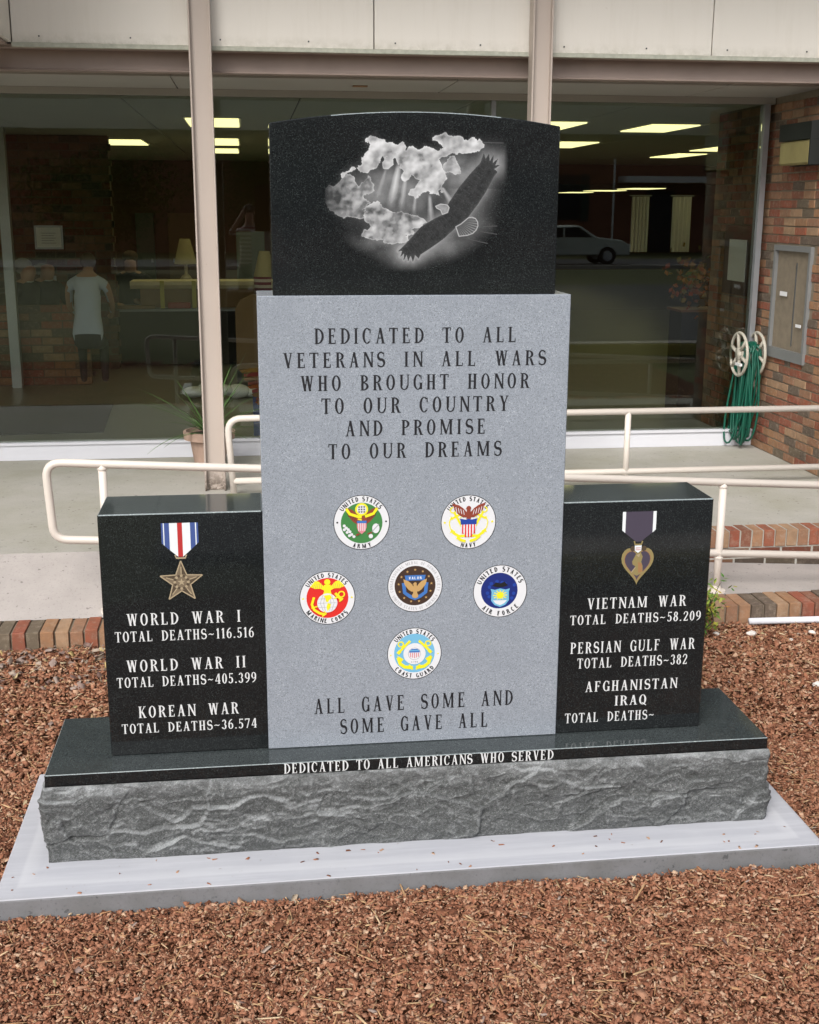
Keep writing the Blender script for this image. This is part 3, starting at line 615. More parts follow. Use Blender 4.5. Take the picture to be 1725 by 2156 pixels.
# inscription/medal meshes were built in world coordinates: their parents are shifted by -.0555, undo it
def fixsub():
    for p in mon.children:
        for c in p.children:
            if c.name.startswith('eagle_etching'): continue
            c.location=(0,0,.0)
    for p in mon.children:
        p.location=(0,0,0-.0555)
fixsub(); et.location=(0,0,.0555)
# ------------------------------------------------------------ seals and medals
class Flat:
    def __init__(s,cx,cz,r,y): s.b=MB(); s.cx=cx; s.cz=cz; s.r=r; s.y=y; s.k=0; s.rot=0
    def P(s,u,v): return (s.cx+u*s.r,s.cz+v*s.r)
    def poly(s,pts,mat):
        s.k+=1; y=s.y-.00004*s.k; s.b.add([(s.P(u,v)[0],y,s.P(u,v)[1]) for u,v in pts],[tuple(range(len(pts)))],mat)
    def disc(s,u,v,r,mat,n=40,ry=None): s.poly([(u+r*math.cos(2*math.pi*i/n),v+(ry or r)*math.sin(2*math.pi*i/n)) for i in range(n)],mat)
    def strip(s,g,mat,f):
        for k,(kind,st) in enumerate(g):
            s.k+=1; y=s.y-.00004*s.k
            for q in st: s.b.add([(s.P(*f(u,v))[0],y,s.P(*f(u,v))[1]) for u,v in q],[(0,1,2,3)],mat)
    def line(s,pts,w,mat):
        g=stroke(pts,[w]*len(pts)); s.strip(g,mat,lambda u,v:(u,v))
    def sym(s,pts,mat,off=0):
        s.poly([(off+u,v) for u,v in pts],mat); s.poly([(off-u,v) for u,v in pts[::-1]],mat)
    def arc(s,text,r,h,a0,a1,mat,top=True,T=.22,t=.17,wf=1.0):
        L,wd=layout(text,T,t,.22,.8,False); k0=s.k
        for gx_,gw,g in L:
            c=(gx_+gw/2)/wd; a=R(a0+(a1-a0)*c); s.k=k0
            def f(u,v,gw=gw,a=a):
                du=(u-gw/2)*h*wf; 
                if top: rr=r+v*h; return (rr*math.cos(a)+du*math.sin(a), rr*math.sin(a)-du*math.cos(a))
                rr=r-v*h+h; return (rr*math.cos(a)-du*math.sin(a), rr*math.sin(a)+du*math.cos(a))
            s.strip(g,mat,f)
        s.k=k0+8
    def star(s,u,v,r,mat,rot=90,inner=.4):
        s.poly([(u+(r if i%2==0 else r*inner)*math.cos(R(rot+36*i)),v+(r if i%2==0 else r*inner)*math.sin(R(rot+36*i))) for i in range(10)],mat)
    def shield(s,u,v,w,h,mat): s.poly([(u-w,v+h),(u+w,v+h),(u+w,v),(u+w*.7,v-h*.55),(u,v-h),(u-w*.7,v-h*.55),(u-w,v)],mat)
    def ring(s,ro=1.0):
        s.disc(0,0,1.0,'e_black',56); s.disc(0,0,.975,'e_white',56)
    def done(s,name,parent,label): 
        o=s.b.build(name,parent); o['label']=label; return o
SR=.0835; SY=-.0006
def eagle(F,u,v,s,mat,mat2=None,wing=1.0):
    m2=mat2 or mat
    W=[(.08,.05),(.25,.30),(.45,.48),(.78,.62),(.74,.40),(.68,.22),(.56,.05),(.42,-.12),(.25,-.24),(.1,-.25)]
    F.sym([(u+x*s*wing,v+y*s) for x,y in W],m2) if u==0 else (F.poly([(u+x*s*wing,v+y*s) for x,y in W],m2),F.poly([(u-x*s*wing,v+y*s) for x,y in W[::-1]],m2))
    F.poly([(u-.11*s,v+.2*s),(u+.11*s,v+.2*s),(u+.13*s,v-.3*s),(u+.2*s,v-.62*s),(u,v-.72*s),(u-.2*s,v-.62*s),(u-.13*s,v-.3*s)],mat)
    F.disc(u,v+.28*s,.11*s,mat,12); F.poly([(u-.08*s,v+.33*s),(u-.2*s,v+.25*s),(u-.08*s,v+.24*s)],mat)
F=Flat(-.160,1.045,SR,SY); F.ring(); F.disc(0,-.02,.74,'e_green'); F.arc('UNITED STATES',.775,.165,148,37,'e_black'); F.arc('ARMY',.785,.16,248,292,'e_black',False)
for a in (-1,1): F.disc(.865*a,.02,.035,'e_black',10)
eagle(F,0,.12,.72,'e_maroon')
for k in range(5):
    F.line([(.18+.07*k,.02+.05*k),(.24+.075*k,.24+.06*k)],.015,'e_brown'); F.line([(-.18-.07*k,.02+.05*k),(-.24-.075*k,.24+.06*k)],.015,'e_brown')
F.line([(-.55,.52),(-.42,.32),(-.12,.22),(0,.2)],.10,'e_yellow'); F.line([(.55,.52),(.42,.32),(.12,.22)],.10,'e_yellow')
F.disc(0,.48,.23,'e_yellow'); F.disc(0,.48,.165,'e_white')
for i in range(-1,2):
    for j in range(-1,2): F.star(.09*i,.48+.09*j,.05,'e_black')
F.shield(0,-.18,.17,.24,'e_pink')
for i in (-.11,-.037,.037,.11): F.line([(i,-.02),(i,-.30)],.028,'e_white')
F.poly([(-.17,-.02),(.17,-.02),(.17,.07),(-.17,.07)],'e_lblue')
for (x,y) in [(-.62,-.10),(-.55,-.18),(-.48,-.24),(-.42,-.32),(-.62,-.24),(-.52,-.34),(-.36,-.42),(-.44,-.46),(-.28,-.50)]: F.disc(x,y,.055,'e_white',8)
F.disc(.50,-.22,.13,'e_white',14,.18); F.line([(.36,-.34),(.62,-.06)],.03,'e_grey'); F.disc(.32,-.50,.08,'e_white',10); F.line([(.2,-.42),(.36,-.36)],.05,'e_maroon'); F.line([(-.2,-.45),(-.08,-.4)],.06,'e_maroon')
F.line([(0,.1),(-.14,.14)],.05,'e_yellow')
F.done('seal',slab,'round green army seal with brown eagle, upper left')
F=Flat(.160,1.037,SR,SY); F.ring(); F.arc('UNITED STATES',.775,.165,148,37,'e_black'); F.arc('NAVY',.785,.16,252,288,'e_black',False)
for a in (-1,1): F.disc(.86*a,0,.04,'e_yellow',8)
def anchor(F,u,v,s,mat,rot=0,ringtop=True):
    c,sn=math.cos(R(rot)),math.sin(R(rot)); f=lambda x,y:(u+s*(x*c-y*sn),v+s*(x*sn+y*c))
    F.line([f(0,.75),f(0,-.75)],.13*s,mat); F.line([f(-.35,.5),f(.35,.5)],.12*s,mat)
    F.line([f(-.62,-.25),f(-.42,-.62),f(0,-.82),f(.42,-.62),f(.62,-.25)],.16*s,mat)
    F.poly([f(-.78,-.2),f(-.6,-.02),f(-.45,-.3)],mat); F.poly([f(.78,-.2),f(.45,-.3),f(.6,-.02)],mat)
    g=ring(0,0,.19,.19,.07,.07); F.strip(g,mat,lambda x,y:f(x,y+.92))
anchor(F,-.30,-.05,.62,'e_yellow',28); anchor(F,.30,-.05,.62,'e_yellow',-28)
for sgn in (-1,1):
    F.line([(sgn*.62,.22),(sgn*.70,.0),(sgn*.66,-.22),(sgn*.5,-.35)],.035,'e_yellow'); F.line([(sgn*.2,.28),(sgn*.35,.12),(sgn*.48,.28)],.03,'e_yellow')
eagle(F,0,.33,.62,'e_maroon',wing=1.25)
for k in range(5):
    for sg in (-1,1): F.line([(sg*(.16+.09*k),.28+.03*k),(sg*(.20+.09*k),.46+.035*k)],.022,'e_white')
F.disc(0,.52,.085,'e_maroon',12)
F.shield(0,-.22,.27,.34,'e_white')
for i in (-.21,-.105,0,.105,.21): F.line([(i,-.05),(i,-.42 if abs(i)>.15 else -.55)],.05,'e_red')
F.poly([(-.29,-.08),(.29,-.08),(.29,.06),(.32,.14),(.1,.10),(0,.13),(-.1,.10),(-.32,.14),(-.29,.06)],'e_blue')
F.line([(-.42,-.55),(-.25,-.66),(-.1,-.70)],.10,'e_yellow'); F.line([(.42,-.50),(.25,-.64),(.05,-.70)],.10,'e_yellow')
F.done('seal',slab,'round navy seal with red eagle and blue shield, upper right')
F=Flat(-.264,.815,SR,SY); F.ring(); F.disc(0,-.0,.75,'e_red'); F.arc('UNITED STATES',.775,.165,148,37,'e_black'); F.arc('MARINE CORPS',.775,.165,213,322,'e_black',False)
for a in (-1,1): F.disc(.87*a,0,.035,'e_yellow',8)
F.poly([(-.10,.42),(-.3,.62),(-.42,.66),(-.62,.44),(-.45,.36),(-.25,.36),(-.10,.28)],'e_yellow'); F.poly([(.10,.42),(.10,.28),(.25,.36),(.45,.36),(.62,.44),(.42,.66),(.3,.62)],'e_yellow')
F.poly([(-.12,.50),(.12,.50),(.12,.25),(.16,.12),(0,.06),(-.16,.12),(-.12,.25)],'e_yellow'); F.disc(.0,.60,.11,'e_yellow',12)
for k in range(5):
    for sg in (-1,1): F.line([(sg*(.20+.07*k),.38),(sg*(.22+.08*k),.58-.02*k)],.014,'e_gold')
F.disc(-.01,-.18,.36,'e_white'); 
for x in (-.26,-.14,.12,.24): F.line([(x*.6,.12),(x,-.18),(x*.6,-.48)],.014,'e_grey')
for y in (-.02,-.18,-.34): F.line([(-.34,y),(.32,y)],.012,'e_grey')
F.poly([(-.14,.10),(.10,.13),(.16,0),(.05,-.08),(.02,-.16),(-.06,-.12),(-.08,0)],'e_yellow'); F.poly([(0,-.18),(.12,-.22),(.10,-.34),(.0,-.50),(-.04,-.34)],'e_yellow')
F.line([(-.48,.05),(-.56,-.22),(-.48,-.42),(-.28,-.56),(-.10,-.60)],.09,'e_yellow'); F.line([(-.58,-.35),(-.36,-.30)],.05,'e_yellow'); F.line([(-.2,-.68),(-.05,-.58),(-.12,-.48)],.05,'e_yellow')
F.line([(.28,.18),(.52,-.10)],.10,'e_yellow'); F.strip(ring(0,0,.13,.13,.05,.05),'e_yellow',lambda x,y:(x+.50,y+.13)); F.line([(.24,-.02),(.42,.05)],.06,'e_yellow'); F.line([(.42,-.14),(.56,-.02)],.05,'e_yellow')
F.done('seal',slab,'round red seal with yellow globe and anchor, lower left')
F=Flat(-.0,.844,SR,SY); F.ring(); F.disc(0,0,.745,'e_brown'); F.arc('CONGRESSIONAL MEDAL OF HONOR SOCIETY',.81,.11,195,-15,'e_grey',T=.14,t=.1); F.arc('UNITED STATES OF AMERICA',.81,.11,205,335,'e_grey',False,T=.14,t=.1)
for k in range(13): F.star(.60*math.cos(R(90+k*27.7)),.60*math.sin(R(90+k*27.7)),.055,'e_gold')
F.line([(-.42,.12),(-.38,-.25),(-.18,-.40),(0,-.48),(.18,-.40),(.38,-.25),(.42,.12)],.13,'e_lblue'); F.poly([(-.34,.20),(.34,.20),(.38,.40),(-.38,.40)],'e_lblue')
g,wd=layout('VALOR',.2,.15,.25,.8,False)
for gx_,gw,gg in g: F.strip(gg,'e_white',lambda u,v,gx_=gx_:(-.24+.48*(gx_+u)/wd,.245+v*.10))
eagle(F,0,-.08,.55,'e_gold'); F.disc(0,-.35,.12,'e_gold',10,.07)
F.done('seal',slab,'round black and blue medal of honor seal in the middle')
F=Flat(.261,.817,SR,SY); F.ring(); F.disc(-.03,.02,.68,'e_navy'); F.arc('UNITED STATES',.755,.18,160,22,'e_black'); F.arc('AIR FORCE',.755,.18,222,320,'e_black',False)
for k in range(14): F.disc(-.03+.6*math.cos(k*2.4)*((k*.37)%1*.5+.5),.02+.6*math.sin(k*2.4)*((k*.37)%1*.5+.5),.07,'e_blue',8)
F.poly([(-.30,.22),(-.16,.34),(0,.30),(.16,.36),(.28,.22),(.1,.16),(-.12,.16)],'e_black')
F.poly([(-.36,.10),(-.2,.06),(0,.11),(.2,.06),(.36,.10),(.32,-.02),(.33,-.35),(.2,-.52),(0,-.60),(-.2,-.52),(-.33,-.35),(-.32,-.02)],'e_sky')
F.poly([(-.26,-.34),(.26,-.34),(.16,-.46),(0,-.53),(-.16,-.46)],'e_white'); F.disc(0,-.15,.13,'e_yellow',12)
for k in range(12): F.line([(.1*math.cos(R(30*k)),-.15+.1*math.sin(R(30*k))),(.26*math.cos(R(30*k)),-.15+.20*math.sin(R(30*k)))],.035,'e_yellow')
F.line([(-.28,-.32),(.28,-.32)],.03,'e_sky')
F.done('seal',slab,'round dark blue air force seal, lower right')
F=Flat(-.001,.627,SR,SY); F.ring(); F.disc(0,.02,.75,'e_sky'); F.arc('UNITED STATES',.775,.165,145,35,'e_black'); F.arc('COAST GUARD',.775,.165,218,322,'e_black',False)
for a in (-1,1): F.star(.87*a,-.03,.045,'e_yellow')
def bigline(sg):
    F.line([(sg*.55,.10),(sg*.38,.28),(sg*.16,.50)],.09,'e_yellow'); F.strip(ring(0,0,.12,.12,.05,.05),'e_yellow',lambda x,y:(x+sg*.50,y+.38)); F.line([(sg*.62,.02),(sg*.52,.12)],.12,'e_yellow')
    F.line([(sg*.60,-.12),(sg*.52,-.38),(sg*.36,-.50),(sg*.06,-.54)],.13,'e_yellow'); F.poly([(sg*.64,-.05),(sg*.40,-.20),(sg*.50,-.32)],'e_yellow'); F.line([(sg*.2,-.42),(sg*.06,-.62)],.06,'e_yellow')
bigline(-1); bigline(1); F.disc(0,.0,.41,'e_white'); F.disc(0,.0,.235,'e_grey'); F.disc(0,.0,.22,'e_white')
for x in (-.15,-.075,0,.075,.15): F.line([(x,-.17+abs(x)*.3),(x,.04)],.038,'e_pink')
F.poly([(-.20,.05),(.20,.05),(.18,.13),(.1,.19),(-.1,.19),(-.18,.13)],'e_lblue'); F.line([(-.17,.125),(.17,.125)],.03,'e_sky')
g,wd=layout('1790',.2,.15,.3,.8,False)
for gx_,gw,gg in g: F.strip(gg,'e_grey',lambda u,v,gx_=gx_:(-.12+.24*(gx_+u)/wd,-.35+v*.07))
F.done('seal',slab,'round light blue coast guard seal with yellow anchors, lowest')
# star medal on left tablet (unit = .05 m)
F=Flat(-.690,0,1,.0054)
xs_=[-.053,-.0475,-.0445,-.030,-.007,.007,.030,.0445,.0475,.053]; cl=['m_blue','m_white','m_blue','m_white','m_red','m_white','m_blue','m_white','m_blue']
def rz(x): return .956+max(0,(abs(x)-.008))/(.045)*.042 if abs(x)>.008 else .956
for i in range(9):
    a,c=xs_[i],xs_[i+1]; F.poly([(a,1.058),(c,1.058),(c,rz(c)),(a,rz(a))],cl[i])
F.line([(-.016,.962),(-.013,.952),(.013,.952),(.016,.962)],.005,'m_bronze_l')
for k in range(5):
    a=90+72*k; cx,cz=-.001,.879; ro=.0645; ri=.027
    t_=(cx+ro*math.cos(R(a)),cz+ro*math.sin(R(a))); l_=(cx+ri*math.cos(R(a+36)),cz+ri*math.sin(R(a+36))); r_=(cx+ri*math.cos(R(a-36)),cz+ri*math.sin(R(a-36)))
    F.poly([t_,l_,(cx,cz)],'m_bronze'); F.poly([t_,(cx,cz),r_],'m_bronze_d')
    F.line([t_,l_],.0035,'m_bronze_l'); F.line([t_,r_],.0035,'m_bronze_l'); m1=(cx+ro*.72*math.cos(R(a)),cz+ro*.72*math.sin(R(a))); F.line([m1,(cx+.02*math.cos(R(a)),cz+.02*math.sin(R(a)))],.003,'m_bronze_l')
F.disc(-.001,.879,.025,'m_bronze',24)
for k in range(16): F.disc(-.001+.0195*math.cos(R(22.5*k)),.879+.0195*math.sin(R(22.5*k)),.0042,'m_bronze_d' if k%2 else 'm_bronze_l',8)
F.star(-.001,.879,.012,'m_bronze_l')
F.done('star_medal',wl,'bronze star hanging from a blue, white and red ribbon')
F=Flat(.690,0,1,.0054)
F.poly([(-.045,1.053),(.045,1.053),(.045,.988),(.008,.958),(-.008,.958),(-.045,.988)],'m_purple')
F.poly([(-.053,1.053),(-.043,1.053),(-.043,.986),(-.053,.995)],'m_white'); F.poly([(.043,1.053),(.053,1.053),(.053,.995),(.043,.986)],'m_white')
F.line([(-.013,.960),(-.010,.949),(.010,.949),(.013,.960)],.005,'m_gold')
def heart(s,cz=.882,cx=0,n=36):
    out=[]
    for i in range(n):
        t_=2*math.pi*i/n; out.append((cx+s*16*math.sin(t_)**3*.92,cz+s*(13*math.cos(t_)-5*math.cos(2*t_)-2*math.cos(3*t_)-math.cos(4*t_))*1.18))
    return out
F.poly(heart(.0035,.889),'m_gold'); F.poly(heart(.0029,.889),'m_orange'); F.poly(heart(.00275,.889),'m_purple')
F.poly([(-.012,.905),(-.004,.922),(.009,.924),(.016,.910),(.012,.893),(.017,.880),(.018,.858),(.0,.849),(-.018,.857),(-.010,.872),(-.006,.880),(-.015,.885),(-.017,.895)],'m_gold')
F.poly([(.002,.893),(.014,.888),(.017,.862),(.004,.858)],'m_orange'); F.poly([(-.004,.915),(.008,.920),(.004,.908)],'m_bronze_l'); F.line([(-.018,.860),(-.006,.876)],.003,'m_bronze_l')
F.disc(-.016,.936,.009,'m_bronze_d',8); F.disc(.018,.936,.009,'m_bronze_d',8)
F.poly([(-.011,.946),(.011,.946),(.010,.930),(0,.922),(-.010,.930)],'m_white'); F.line([(-.008,.938),(.008,.938)],.002,'m_red'); F.line([(-.008,.932),(.008,.932)],.002,'m_red')
F.done('heart_medal',wr,'gold edged heart medal hanging from a purple ribbon with white edges')
# children of slab/wings: parents carry -.0555
# ------------------------------------------------------------ bricks
def brickmesh(dx,dy,dz,seed=0):
    bm=bmesh.new(); bmesh.ops.create_cube(bm,size=1)
    rr=random.Random(seed)
    for v in bm.verts: v.co=Vector((v.co.x*dx+rr.uniform(-.0012,.0012),v.co.y*dy+rr.uniform(-.0012,.0012),v.co.z*dz+rr.uniform(-.0012,.0012)))
    bmesh.ops.bevel(bm,geom=list(bm.edges),offset=.0022,segments=1,affect='EDGES')
    me=bpy.data.meshes.new('brick'); bm.to_mesh(me); bm.free(); me.materials.append(M['brick']); return me
def addbrick(me,loc,parent,rot=0):
    o=bpy.data.objects.new('brick',me); C.objects.link(o); o.parent=parent; o.location=loc; o.rotation_euler=(random.gauss(0,.006),random.gauss(0,.006),rot+random.gauss(0,.006)); return o
edging=tag(box('brick_edging',-3.6,4.4,1.897,2.072,-.05,.0765,'mortar'),'low rowlock brick edging along the front of the concrete walk','edging',kind='structure')
ms=[brickmesh(.056,.186,.098,i) for i in range(4)]
i=0; x=-3.55
while x<4.3:
    addbrick(ms[i%4],(x+random.gauss(0,.001),1.976+random.gauss(0,.0025),.036+random.gauss(0,.0015)),edging); x+=.0645; i+=1
# walk / ramp between edging and porch
def zr(x): return .27 if x<-1.25 else max(.045,.27-(x+1.25)*.0523)
b=MB(); nx=60; xs=[-6+11*i/nx for i in range(nx+1)]; ysr=[2.068,2.19,2.31,2.43,2.555]
vs=[(x,y,.083+(zr(x)-.083)*((y-2.068)/.487)) for y in ysr for x in xs]; n=nx+1
b.add(vs,[(i*n+j,i*n+j+1,(i+1)*n+j+1,(i+1)*n+j) for i in range(4) for j in range(nx)],'walk')
tag(b.build('ramp',smooth=True),'concrete ramp rising to the left between edging and porch',kind='structure')
tag(box('porch_floor',-6,3.3,2.562,4.92,-.05,.2695,'porch'),kind='structure')
pst=tag(box('porch_step',-1.2,4.4,2.574,2.70,-.05,.262,'mortar'),'brick faced front edge of the porch floor','step',kind='structure')
tag(box('landing',3.3,4.4,2.70,4.0,-.05,.2685,'porch'),kind='structure')
ms2=[brickmesh(.056,.13,.090,i+9) for i in range(4)]; ms3=[brickmesh(.166,.08,.052,i+20) for i in range(3)]
x=-1.15;i=0
while x<4.35: addbrick(ms2[i%4],(x,2.62+random.gauss(0,.002),.226),pst); x+=.0645; i+=1
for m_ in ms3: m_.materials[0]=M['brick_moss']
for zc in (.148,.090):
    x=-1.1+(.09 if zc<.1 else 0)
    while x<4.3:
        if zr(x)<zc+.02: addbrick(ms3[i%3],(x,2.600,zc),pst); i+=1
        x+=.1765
# the flush joint lines of the porch
# ------------------------------------------------------------ right brick wall
wall=empty('brick_wall','red and brown brick side wall at the right, running back past the window','wall',(3.136,4.4,.27),kind='structure')
mw=box('mortar_core',3.142,3.33,3.72,5.94,-.1,2.69,'mortar',wall); mw.location=(-3.136,-4.4,-.27)
H_=.058; cells=[]
for r_ in range(42):
    z=.27+H_*(r_+.5)
    if z>2.67: break
    y=5.93-(.0875 if r_%2 else 0)
    while y>3.86:
        L_=.165 if random.random()>.06 else .08
        cells.append((y-L_/2,z,L_)); y-=L_+.010
inside=lambda y,z:(4.13<y<4.72 and .94<z<1.72)
cells=[c for c in cells if not inside(c[0],c[1])]
vis=[c for c in cells if 3.78<c[0]<4.93]
vis.sort(key=lambda c:c[1]+c[0]*.2)
indiv=vis[:296]; rest=[c for c in cells if c not in indiv]
wm={}
for (y,z,L_) in indiv:
    key=(L_>.1,random.randrange(3))
    if key not in wm: wm[key]=brickmesh(.10,L_,.0485,key[1]+30)
    addbrick(wm[key],(3.136+.05-3.136+random.gauss(0,.0012),y-4.4,z-.27),wall)
b=MB()
for (y,z,L_) in rest: b.box(3.137,3.2,y-L_/2,y+L_/2,z-.024,z+.024,'brick_i')
o=b.build('brickwork',wall); o.location=(-3.136,-4.4,-.27); o['kind']='stuff'
# steel cabinet
t=empty('steel_cabinet','tall stainless steel wall cabinet with glazed recess set in the brick wall','cabinet',(3.136,4.42,.95))
def kid(o,e): o.parent=e; o.location=-Vector(e.location); return o
b=MB()
for (y0,y1,z0,z1) in ((4.14,4.17,1.0205,1.6745),(4.68,4.71,1.0205,1.6745),(4.14,4.71,1.675,1.712),(4.14,4.71,.950,1.02)): b.box(3.118,3.16,y0,y1,z0,z1,'frame_grey')
kid(b.build('frame'),t)
kid(box('recess',3.15,3.17,4.17,4.68,1.02,1.675,'recess'),t)
kid(box('paper_slip',3.126,3.129,4.47,4.58,1.375,1.405,'paper'),t); kid(box('paper_slip',3.126,3.129,4.22,4.30,1.185,1.205,'paper'),t); kid(box('divider',3.138,3.149,4.37,4.382,1.05,1.60,'steel'),t)
# wall lamp
t=empty('wall_lamp','square dark wall lamp with a yellowed lens on the brick wall','lamp',(3.136,4.25,2.22))
b=MB(); b.prism([(3.134,2.50),(3.0,2.48),(3.0,2.375),(3.134,2.375)],'y',4.02,4.49,'housing'); b.prism([(3.134,2.374),(3.09,2.374),(3.09,2.22),(3.134,2.22)],'y',4.02,4.49,'housing'); b.box(3.0,3.089,4.02,4.035,2.22,2.374,'housing')
kid(b.build('housing'),t); b=MB(); b.box(3.004,3.089,4.04,4.48,2.225,2.372,'lens'); kid(b.build('lens',bevel=.01),t)
# ------------------------------------------------------------ canopy
can=empty('canopy','pale painted porch canopy with panelled fascia','canopy',(0,3.95,2.8),kind='structure')
def ckid(o): return kid(o,can)
xp=[-1.75,.277,2.304,4.33,6.3]
for i in range(4):
    b=MB(); b.box(xp[i]+.003,xp[i+1]-.003,3.955,3.975,2.835,4.3,'fascia'); ckid(b.build('fascia_panel',bevel=.002))
b=MB(); b.box(-1.75,6.3,3.945,3.985,2.812,2.834,'moss'); ckid(b.build('drip_edge'))
b=MB()
for k in range(17):
    for zz in (2.87,): b.box(-1.6+.5*k-.004,-1.6+.5*k+.004,3.951,3.955,zz-.004,zz+.004,'steel_dark')
ckid(b.build('nail_head'))
ckid(box('fascia_return',-1.772,-1.752,2.4,3.953,2.835,4.3,'fascia')); ckid(box('fascia_panel',-6,-1.773,2.38,2.4,2.835,4.3,'fascia'))
b=MB(); b.prism([(4.075,2.812),(4.075,2.715),(4.04,2.70),(4.15,2.70),(4.15,2.812)],'x',-6,6.3,'beam'); ckid(b.build('edge_beam'))
ckid(box('soffit_backing',-6,6.3,3.986,4.15,2.813,2.83,'beam')); ckid(box('soffit_backing',-6,-1.775,2.42,3.94,2.82,2.834,'beam'))
for i in range(7):
    ckid(box('soffit_board',-6+1.7*i+.004,-6+1.7*(i+1)-.004,4.152,4.905,2.688,2.70,'soffit'))
ckid(box('soffit_backing',-6,6.3,4.152,4.95,2.702,2.72,'beam'))
ckid(box('soffit_lamp',.20,.29,4.5,4.57,2.682,2.687,'m_orange'))
ckid(box('roof_deck',-6.2,13.2,2.4,31,4.3,4.36,'fascia'))
# columns
for i,(x0,x1,l) in enumerate([(-.775,-.650,'tan painted steel column rising left of the memorial'),(1.186,1.305,'tan painted steel column rising behind the memorial at the right')]):
    t=empty('steel_column',l,'column',((x0+x1)/2,3.89,.27),'steel columns holding the canopy')
    kid(box('flange',x0,x0+.010,3.835,3.945,.271,4.28,'column',bevel=.002),t); kid(box('flange',x1-.010,x1,3.835,3.945,.271,4.28,'column',bevel=.002),t); kid(box('web',x0+.010,x1-.010,3.872,3.882,.271,4.28,'column'),t)
# ------------------------------------------------------------ rails
def bend(pts,r=.07,n=6):
    out=[Vector(pts[0])]
    for i in range(1,len(pts)-1):
        p=Vector(pts[i]);a=(Vector(pts[i-1])-p).normalized();c=(Vector(pts[i+1])-p).normalized(); th=a.angle(c); d=r/math.tan(th/2)
        for k in range(n+1):
            t_=k/n; q=(1-t_)**2*(p+a*d)+2*t_*(1-t_)*p+t_*t_*(p+c*d); out.append(q)
    out.append(Vector(pts[-1])); return out
rt_=empty('handrail','cream pipe handrail sloping down the ramp just behind the memorial','handrail',(0,2.12,.09))
zt=lambda x:.742-.0537*x; zb=lambda x:.379-.0535*x; rr=.0195
b=MB(); b.tube(bend([(4.3,2.12,zt(4.3)),(-1.418,2.12,zt(-1.418)),(-1.40,2.12,zb(-1.40)),(4.3,2.12,zb(4.3))]),rr,'rail',12); kid(b.build('rail_loop',smooth=True),rt_)
for x in (-1.165,.32,1.812,3.3):
    z0=.083+(zr(x)-.083)*((2.12-2.068)/.487)
    b=MB(); b.tube([(x,2.12,z0-.01),(x,2.12,zb(x)),(x,2.12,zt(x))],rr*.97,'rail',12); kid(b.build('post',smooth=True),rt_); b=MB(); b.lathe([(.019,.03),(.024,.006),(.045,.006),(.045,-.02)],(x,2.12,z0),'rail',16); kid(b.build('base_plate'),rt_)
    for zz in (zb(x),zt(x)): b=MB(); b.lathe([(.0195,-.026),(.024,-.019),(.0205,-.012)],(x,2.12,zz-.004),'rail',12); kid(b.build('weld',smooth=True),rt_)
rt_=empty('handrail','level cream pipe handrail standing on the porch edge in front of the window','handrail',(1,3.7,.27))
b=MB(); b.tube(bend([(3.12,3.7,.738),(-.628,3.7,.738),(-.60,3.7,.271)],.085),rr,'rail',12); kid(b.build('top_rail',smooth=True),rt_)
b=MB(); b.tube([(-.60,3.7,.36),(3.12,3.7,.362)],rr,'rail',12); kid(b.build('bottom_rail',smooth=True),rt_)
for x in (1.815,): b=MB(); b.tube([(x,3.7,.271),(x,3.7,.738)],rr*.97,'rail',12); kid(b.build('post',smooth=True),rt_)
# ------------------------------------------------------------ storefront
sf=empty('storefront_window','wide storefront window with low white sill under the canopy','window',(0,4.93,.27),kind='structure')
b=MB(); b.box(-6,3.135,4.905,5.0,.271,.375,'sill'); b.box(-6,3.135,4.89,5.0,.376,.392,'sill'); kid(b.build('sill'),sf)
b=MB(); b.box(-6,3.135,4.90,4.97,2.645,2.687,'soffit'); kid(b.build('head_frame'),sf)
for a,c in ((-6,-3.3),(-3.27,-.715),(-.685,1.16),(1.19,3.06)):
    kid(box('pane',a,c,4.93,4.938,.393,2.644,'glass'),sf)
for x,mt,w_ in ((-3.285,'alu',.03),(-.70,'bronze',.03),(1.175,'alu',.03)): kid(box('mullion',x-w_/2,x+w_/2,4.915,4.96,.393,2.644,mt),sf)
kid(box('jamb',3.062,3.10,4.892,4.98,.393,2.6445,'alu'),sf)
# ------------------------------------------------------------ interior shell
tag(box('indoor_floor',-6,12.95,5.0,17,.1,.268,'floor_in'),kind='structure')
ce=empty('ceiling','flat indoor ceiling of large boards',None,(0,5,2.66),kind='structure')
x=-6.1
while x<12:
    for (y0,y1) in ((5.0,8.55),(8.56,12.7),(12.71,17)):
        kid(box('ceiling_board',x+.006,x+1.194,y0,y1,2.66,2.672,'ceiling'),ce)
    x+=1.2
kid(box('ceiling_core',-6,13,5.0,17,2.674,2.8,'black'),ce)
tag(box('back_wall',-6,2.2,16.6,16.8,.26,2.7,'woodwall'),kind='structure'); tag(box('far_wall',2.2,13,30.6,30.8,.26,2.7,'woodwall'),kind='structure'); tag(box('inner_wall',2.0,2.2,16.81,30.6,.26,2.7,'woodwall'),kind='structure'); tag(box('low_ceiling',2.205,12.9,17.0,30.59,2.34,2.44,'woodwall'),kind='structure'); tag(box('bulkhead',2.205,12.9,16.85,16.99,2.34,2.655,'woodwall'),kind='structure'); tag(box('rear_floor',2.205,12.9,17.005,30.59,.1,.268,'bronze'),kind='structure'); tag(box('side_wall',-6.2,-6.0,4.9,17,-.1,4.3,'woodwall'),kind='structure'); tag(box('side_wall',13,13.2,4.9,31,-.1,4.3,'woodwall'),kind='structure')
tag(box('outer_wall',3.34,13,4.9,5.1,-.1,4.3,'brick_far'),kind='structure')
